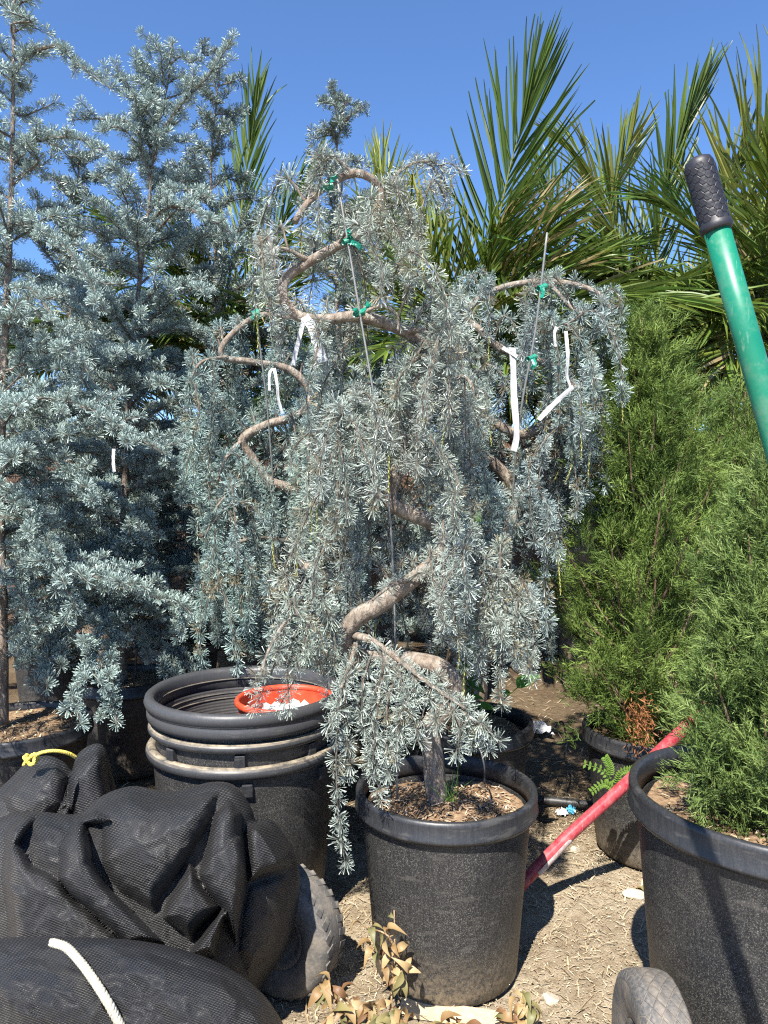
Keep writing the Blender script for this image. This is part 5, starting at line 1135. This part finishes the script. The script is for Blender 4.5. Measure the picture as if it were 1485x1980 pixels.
# leaves as separate pieces
def leaf_mesh(name, m, c, curl, seed, w=0.42):
    n = 7; s = np.linspace(0, 1, n); wd = np.sin(np.pi * s ** 0.8) * w * 0.5 + 0.004; z = curl * (s - s ** 2) * 1.2 - 0.25 * curl * s ** 2
    r = np.random.default_rng(seed); fold = 0.35 * curl
    v = np.stack([np.stack([s, wd, z + fold * wd + r.normal(0, 0.015, n)], -1), np.stack([s, wd * 0, z], -1), np.stack([s, -wd, z + fold * wd + r.normal(0, 0.015, n)], -1)], 1).reshape(-1, 3); q = []
    for i_ in range(n - 1): q += [[i_ * 3, i_ * 3 + 3, i_ * 3 + 4, i_ * 3 + 1], [i_ * 3 + 1, i_ * 3 + 4, i_ * 3 + 5, i_ * 3 + 2]]
    b = Buf(); b.add(v, q, None, 0, c); return b.mesh(name, [m], True)
def mtx(o, d, up, l):
    d = nrm(d); s = nrm(np.cross(up, d)); u = np.cross(d, s)
    return Matrix(((d[0] * l, s[0] * l, u[0] * l, o[0]), (d[1] * l, s[1] * l, u[1] * l, o[1]), (d[2] * l, s[2] * l, u[2] * l, o[2]), (0, 0, 0, 1)))
DRY = [leaf_mesh('leaf', M_LEAF, c, k, i_, w) for i_, (c, k, w) in enumerate([((0.27, 0.17, 0.075), 1.0, 0.4), ((0.35, 0.24, 0.11), 1.5, 0.42), ((0.19, 0.10, 0.045), 1.2, 0.32), ((0.26, 0.22, 0.09), 0.8, 0.4), ((0.42, 0.31, 0.16), 0.7, 0.42), ((0.18, 0.17, 0.07), 1.1, 0.36)])]
def cutting(label, base, stems, nleaf, seed, lsize=(0.028, 0.048)):
    r = np.random.default_rng(seed); t = thing('dry_cutting', label, 'dry plant', base, 'withered cuttings')
    for pts in stems:
        p = catmull(pts, 16); b = Buf(); tube(b, p, np.linspace(0.0035, 0.0012, 16), 6, 0, (1.6, 1.3, 0.9)); st = b.build('stem', M_BARK, t, smooth=True)
        for k in range(nleaf):
            i_ = int(r.integers(3, 16)); o = p[i_]; d = nrm(r.normal(0, 1, 3) * [1, 1, 0.5] + [0, -0.3, -0.35])
            link('leaf', DRY[int(r.integers(0, 6))], t, mtx(o, d, nrm(r.normal(0, 0.5, 3) + [0, -0.5, 1]), r.uniform(*lsize)))
    return t
G = lambda px, py: (lambda D: P(px, py, D))(CAMZ * F / (py - HORIZON))
bs = P(760, 1975, 1.66); bs[2] = 0.0
cutting('withered leafy cutting standing against the front pot', bs, [
    [P(752, 1990, 1.66), P(757, 1930, 1.65), P(763, 1840, 1.65), P(762, 1760, 1.66)],
    [P(757, 1900, 1.65), P(735, 1860, 1.64), P(722, 1835, 1.64), P(718, 1822, 1.64)],
    [P(763, 1830, 1.65), P(745, 1805, 1.64), P(715, 1795, 1.64), P(698, 1790, 1.63)],
    [P(757, 1910, 1.65), P(775, 1880, 1.62), P(785, 1875, 1.62)]], 9, 81)
cutting('pile of dry tan leaves on stems at the bottom middle', (bs[0] - 0.08, 1.5, 0.0), [
    [P(620, 1985, 1.55), P(645, 1960, 1.55), P(680, 1950, 1.56), P(730, 1945, 1.57)],
    [P(700, 2000, 1.54), P(720, 1970, 1.54), P(760, 1965, 1.55), P(800, 1968, 1.55)],
    [P(650, 2000, 1.52), P(690, 1985, 1.52), P(740, 1985, 1.52), P(800, 1990, 1.52)],
    [P(690, 1960, 1.56), P(670, 1930, 1.56), P(640, 1912, 1.57), P(620, 1905, 1.57)],
    [P(800, 2000, 1.55), P(850, 1982, 1.55), P(900, 1980, 1.55)]], 16, 82, (0.03, 0.055))
cutting('withered twig with curled leaves left of the rounded stone', (P(1000, 1975, 1.62)[0], 1.62, 0.0), [
    [P(960, 1990, 1.64), P(985, 1965, 1.63), P(1005, 1940, 1.63), P(1010, 1915, 1.63)],
    [P(970, 1985, 1.62), P(1000, 1975, 1.62), P(1030, 1970, 1.62)],
    [P(1000, 1950, 1.62), P(1020, 1940, 1.62), P(1040, 1960, 1.62)]], 9, 83, (0.03, 0.055))
cutting('dead brown leaves at the foot of the pot behind the red pole', (P(1235, 1720, 2.25)[0], 2.25, 0.0), [
    [P(1225, 1712, 2.28), P(1240, 1722, 2.27), P(1250, 1740, 2.25)]], 10, 84, (0.03, 0.05))
# flat strip of bark / board among the leaves
b = Buf(); c = P(880, 1965, 1.70); c[2] = 0.012; a = R(-12); box(b, c, (0.26, 0.05, 0.012), rot=[[math.cos(a), -math.sin(a), 0], [math.sin(a), math.cos(a), 0], [0, 0, 1]])
tag(b.build('wood_offcut', m_simple('pale_wood', (0.48, 0.36, 0.22), 0.9, (0.6, 0.48, 0.32), 50, 0.4)), 'pale flat wood offcut among the dry leaves', 'wood')

# green weeds
GRN = [leaf_mesh('leaf', M_LEAF, c, 0.3, 40 + i_, 0.5) for i_, c in enumerate([(0.07, 0.17, 0.025), (0.10, 0.22, 0.03), (0.05, 0.12, 0.02)])]
def weed(label, base, spots, seed, ls=(0.05, 0.09)):
    r = np.random.default_rng(seed); t = thing('broadleaf_weed', label, 'weed', base)
    for (x, y, D) in spots:
        p = catmull([np.array(base), (np.array(base) + P(x, y, D)) / 2 + [0, 0, 0.03], P(x, y, D)], 10); b = Buf(); tube(b, p, np.linspace(0.003, 0.0015, 10), 5, 0, (0.08, 0.16, 0.03)); b.build('stem', M_LEAF, t, smooth=True)
        for k in range(4): link('leaf', GRN[int(r.integers(0, 3))], t, mtx(p[-1 - 2 * (k % 3)], nrm(r.normal(0, 1, 3) + [0, -0.5, 0.2]), np.array([0.1, -0.6, 1]), r.uniform(*ls)))
weed('green leafy weed growing between the two right cedars', (P(915, 1400, 2.5)[0], 2.5, 0.37), [(905, 1060, 2.32), (912, 1030, 2.32), (915, 1100, 2.3), (895, 1280, 2.3), (905, 1300, 2.3), (1000, 1330, 2.3), (715, 1290, 2.2)], 91)
r_ = np.random.default_rng(17); t = thing('grass_tuft', 'small green grass tuft at the foot of the front trunk', 'grass', P(868, 1548, 1.82)); 
for k in range(12):
    b = Buf(); o = P(868 + r_.normal(0, 6), 1550, 1.82); e = o + np.array([r_.normal(0, 0.025), r_.normal(0, 0.01), r_.uniform(0.05, 0.11)]); p = catmull([o, (o + e) / 2 + r_.normal(0, 0.004, 3), e], 7)
    tube(b, p, np.linspace(0.0013, 0.0004, 7), 4, 0, np.array([0.10, 0.19, 0.04]) * r_.uniform(0.7, 1.3)); b.build('blade', M_LEAF, t)
# pinnate seedling in front of the pot behind the red pole
t = thing('pinnate_seedling', 'bright green seedling with paired leaflets against the pot behind the red pole', 'seedling', P(1200, 1560, 2.24))
PIN = leaf_mesh('leaflet', M_LEAF, (0.13, 0.23, 0.035), 0.1, 77, 0.5)
for pts in ([(1215, 1560, 2.24), (1185, 1520, 2.22), (1165, 1490, 2.2), (1132, 1478, 2.19)], [(1200, 1540, 2.23), (1170, 1515, 2.2), (1145, 1530, 2.19)], [(1190, 1525, 2.22), (1200, 1495, 2.2), (1222, 1488, 2.19)], [(1178, 1508, 2.21), (1180, 1485, 2.2), (1170, 1465, 2.19)]):
    p = catmull(PS(pts), 14); b = Buf(); tube(b, p, 0.0012, 5, 0, (0.14, 0.24, 0.04)); fr = b.build('frond', M_LEAF, t, smooth=True); tn, A, B = frames(p)
    for k in range(3, 14):
        for sg in (-1, 1):
            sd = nrm(np.cross(tn[k], [0.1, -1, 0.2])) * sg; link('leaflet', PIN, fr, mtx(p[k], sd + tn[k] * 0.35, np.array([0.1, -1, 0.4]), 0.0145))
# dead brown spray on the juniper
r_ = np.random.default_rng(19); jt = next(o for o in bpy.data.objects if o.get('label') == 'bushy green juniper in the pot behind the red pole')
b = Buf(); n = 420; base_p = np.array([P(1238 + r_.normal(0, 14), 1395 + r_.normal(0, 28), 2.24) for _ in range(n)]); d = nrm(r_.normal(0, 0.5, (n, 3)) + [0.1, -0.4, -0.3]); l = r_.uniform(0.012, 0.035, n)[:, None]; s = nrm(np.cross(d, r_.normal(size=(n, 3)))) * 0.0016
b.add(np.stack([base_p, base_p + d * l * 0.5 + s, base_p + d * l, base_p + d * l * 0.5 - s], 1).reshape(-1, 3), np.arange(n)[:, None] * 4 + [0, 1, 2, 3], None, 0, np.repeat(np.array([0.30, 0.13, 0.05]) * r_.uniform(0.6, 1.3, n)[:, None], 4, 0))
o = b.build('dead_spray', M_JUN, jt); o['label'] = 'dead rust brown foliage low on the juniper'
# things half seen behind the left cedars
rod('yellow_post', 'yellow post end glimpsed through the left cedars', 'post', [(192, 1010, 4.8), (192, 1000, 4.8), (190, 945, 4.8)], 0.035, m_simple('yellow_paint', (0.55, 0.38, 0.03), 0.5), 8, 16)
cw = thing('corrugated_sheet', 'leaning dark corrugated sheet glimpsed through the left cedars', 'sheet', P(150, 1045, 4.9)); Mdk = m_simple('dark_green_sheet', (0.012, 0.045, 0.035), 0.5)
for k in range(6):
    b = Buf(); tube(b, PS([(140 + k * 9, 1060, 4.9), (165 + k * 9, 945, 4.95)]), 0.016, 8); b.build('corrugation', Mdk if k < 5 else M_RIBBON, cw, smooth=True)
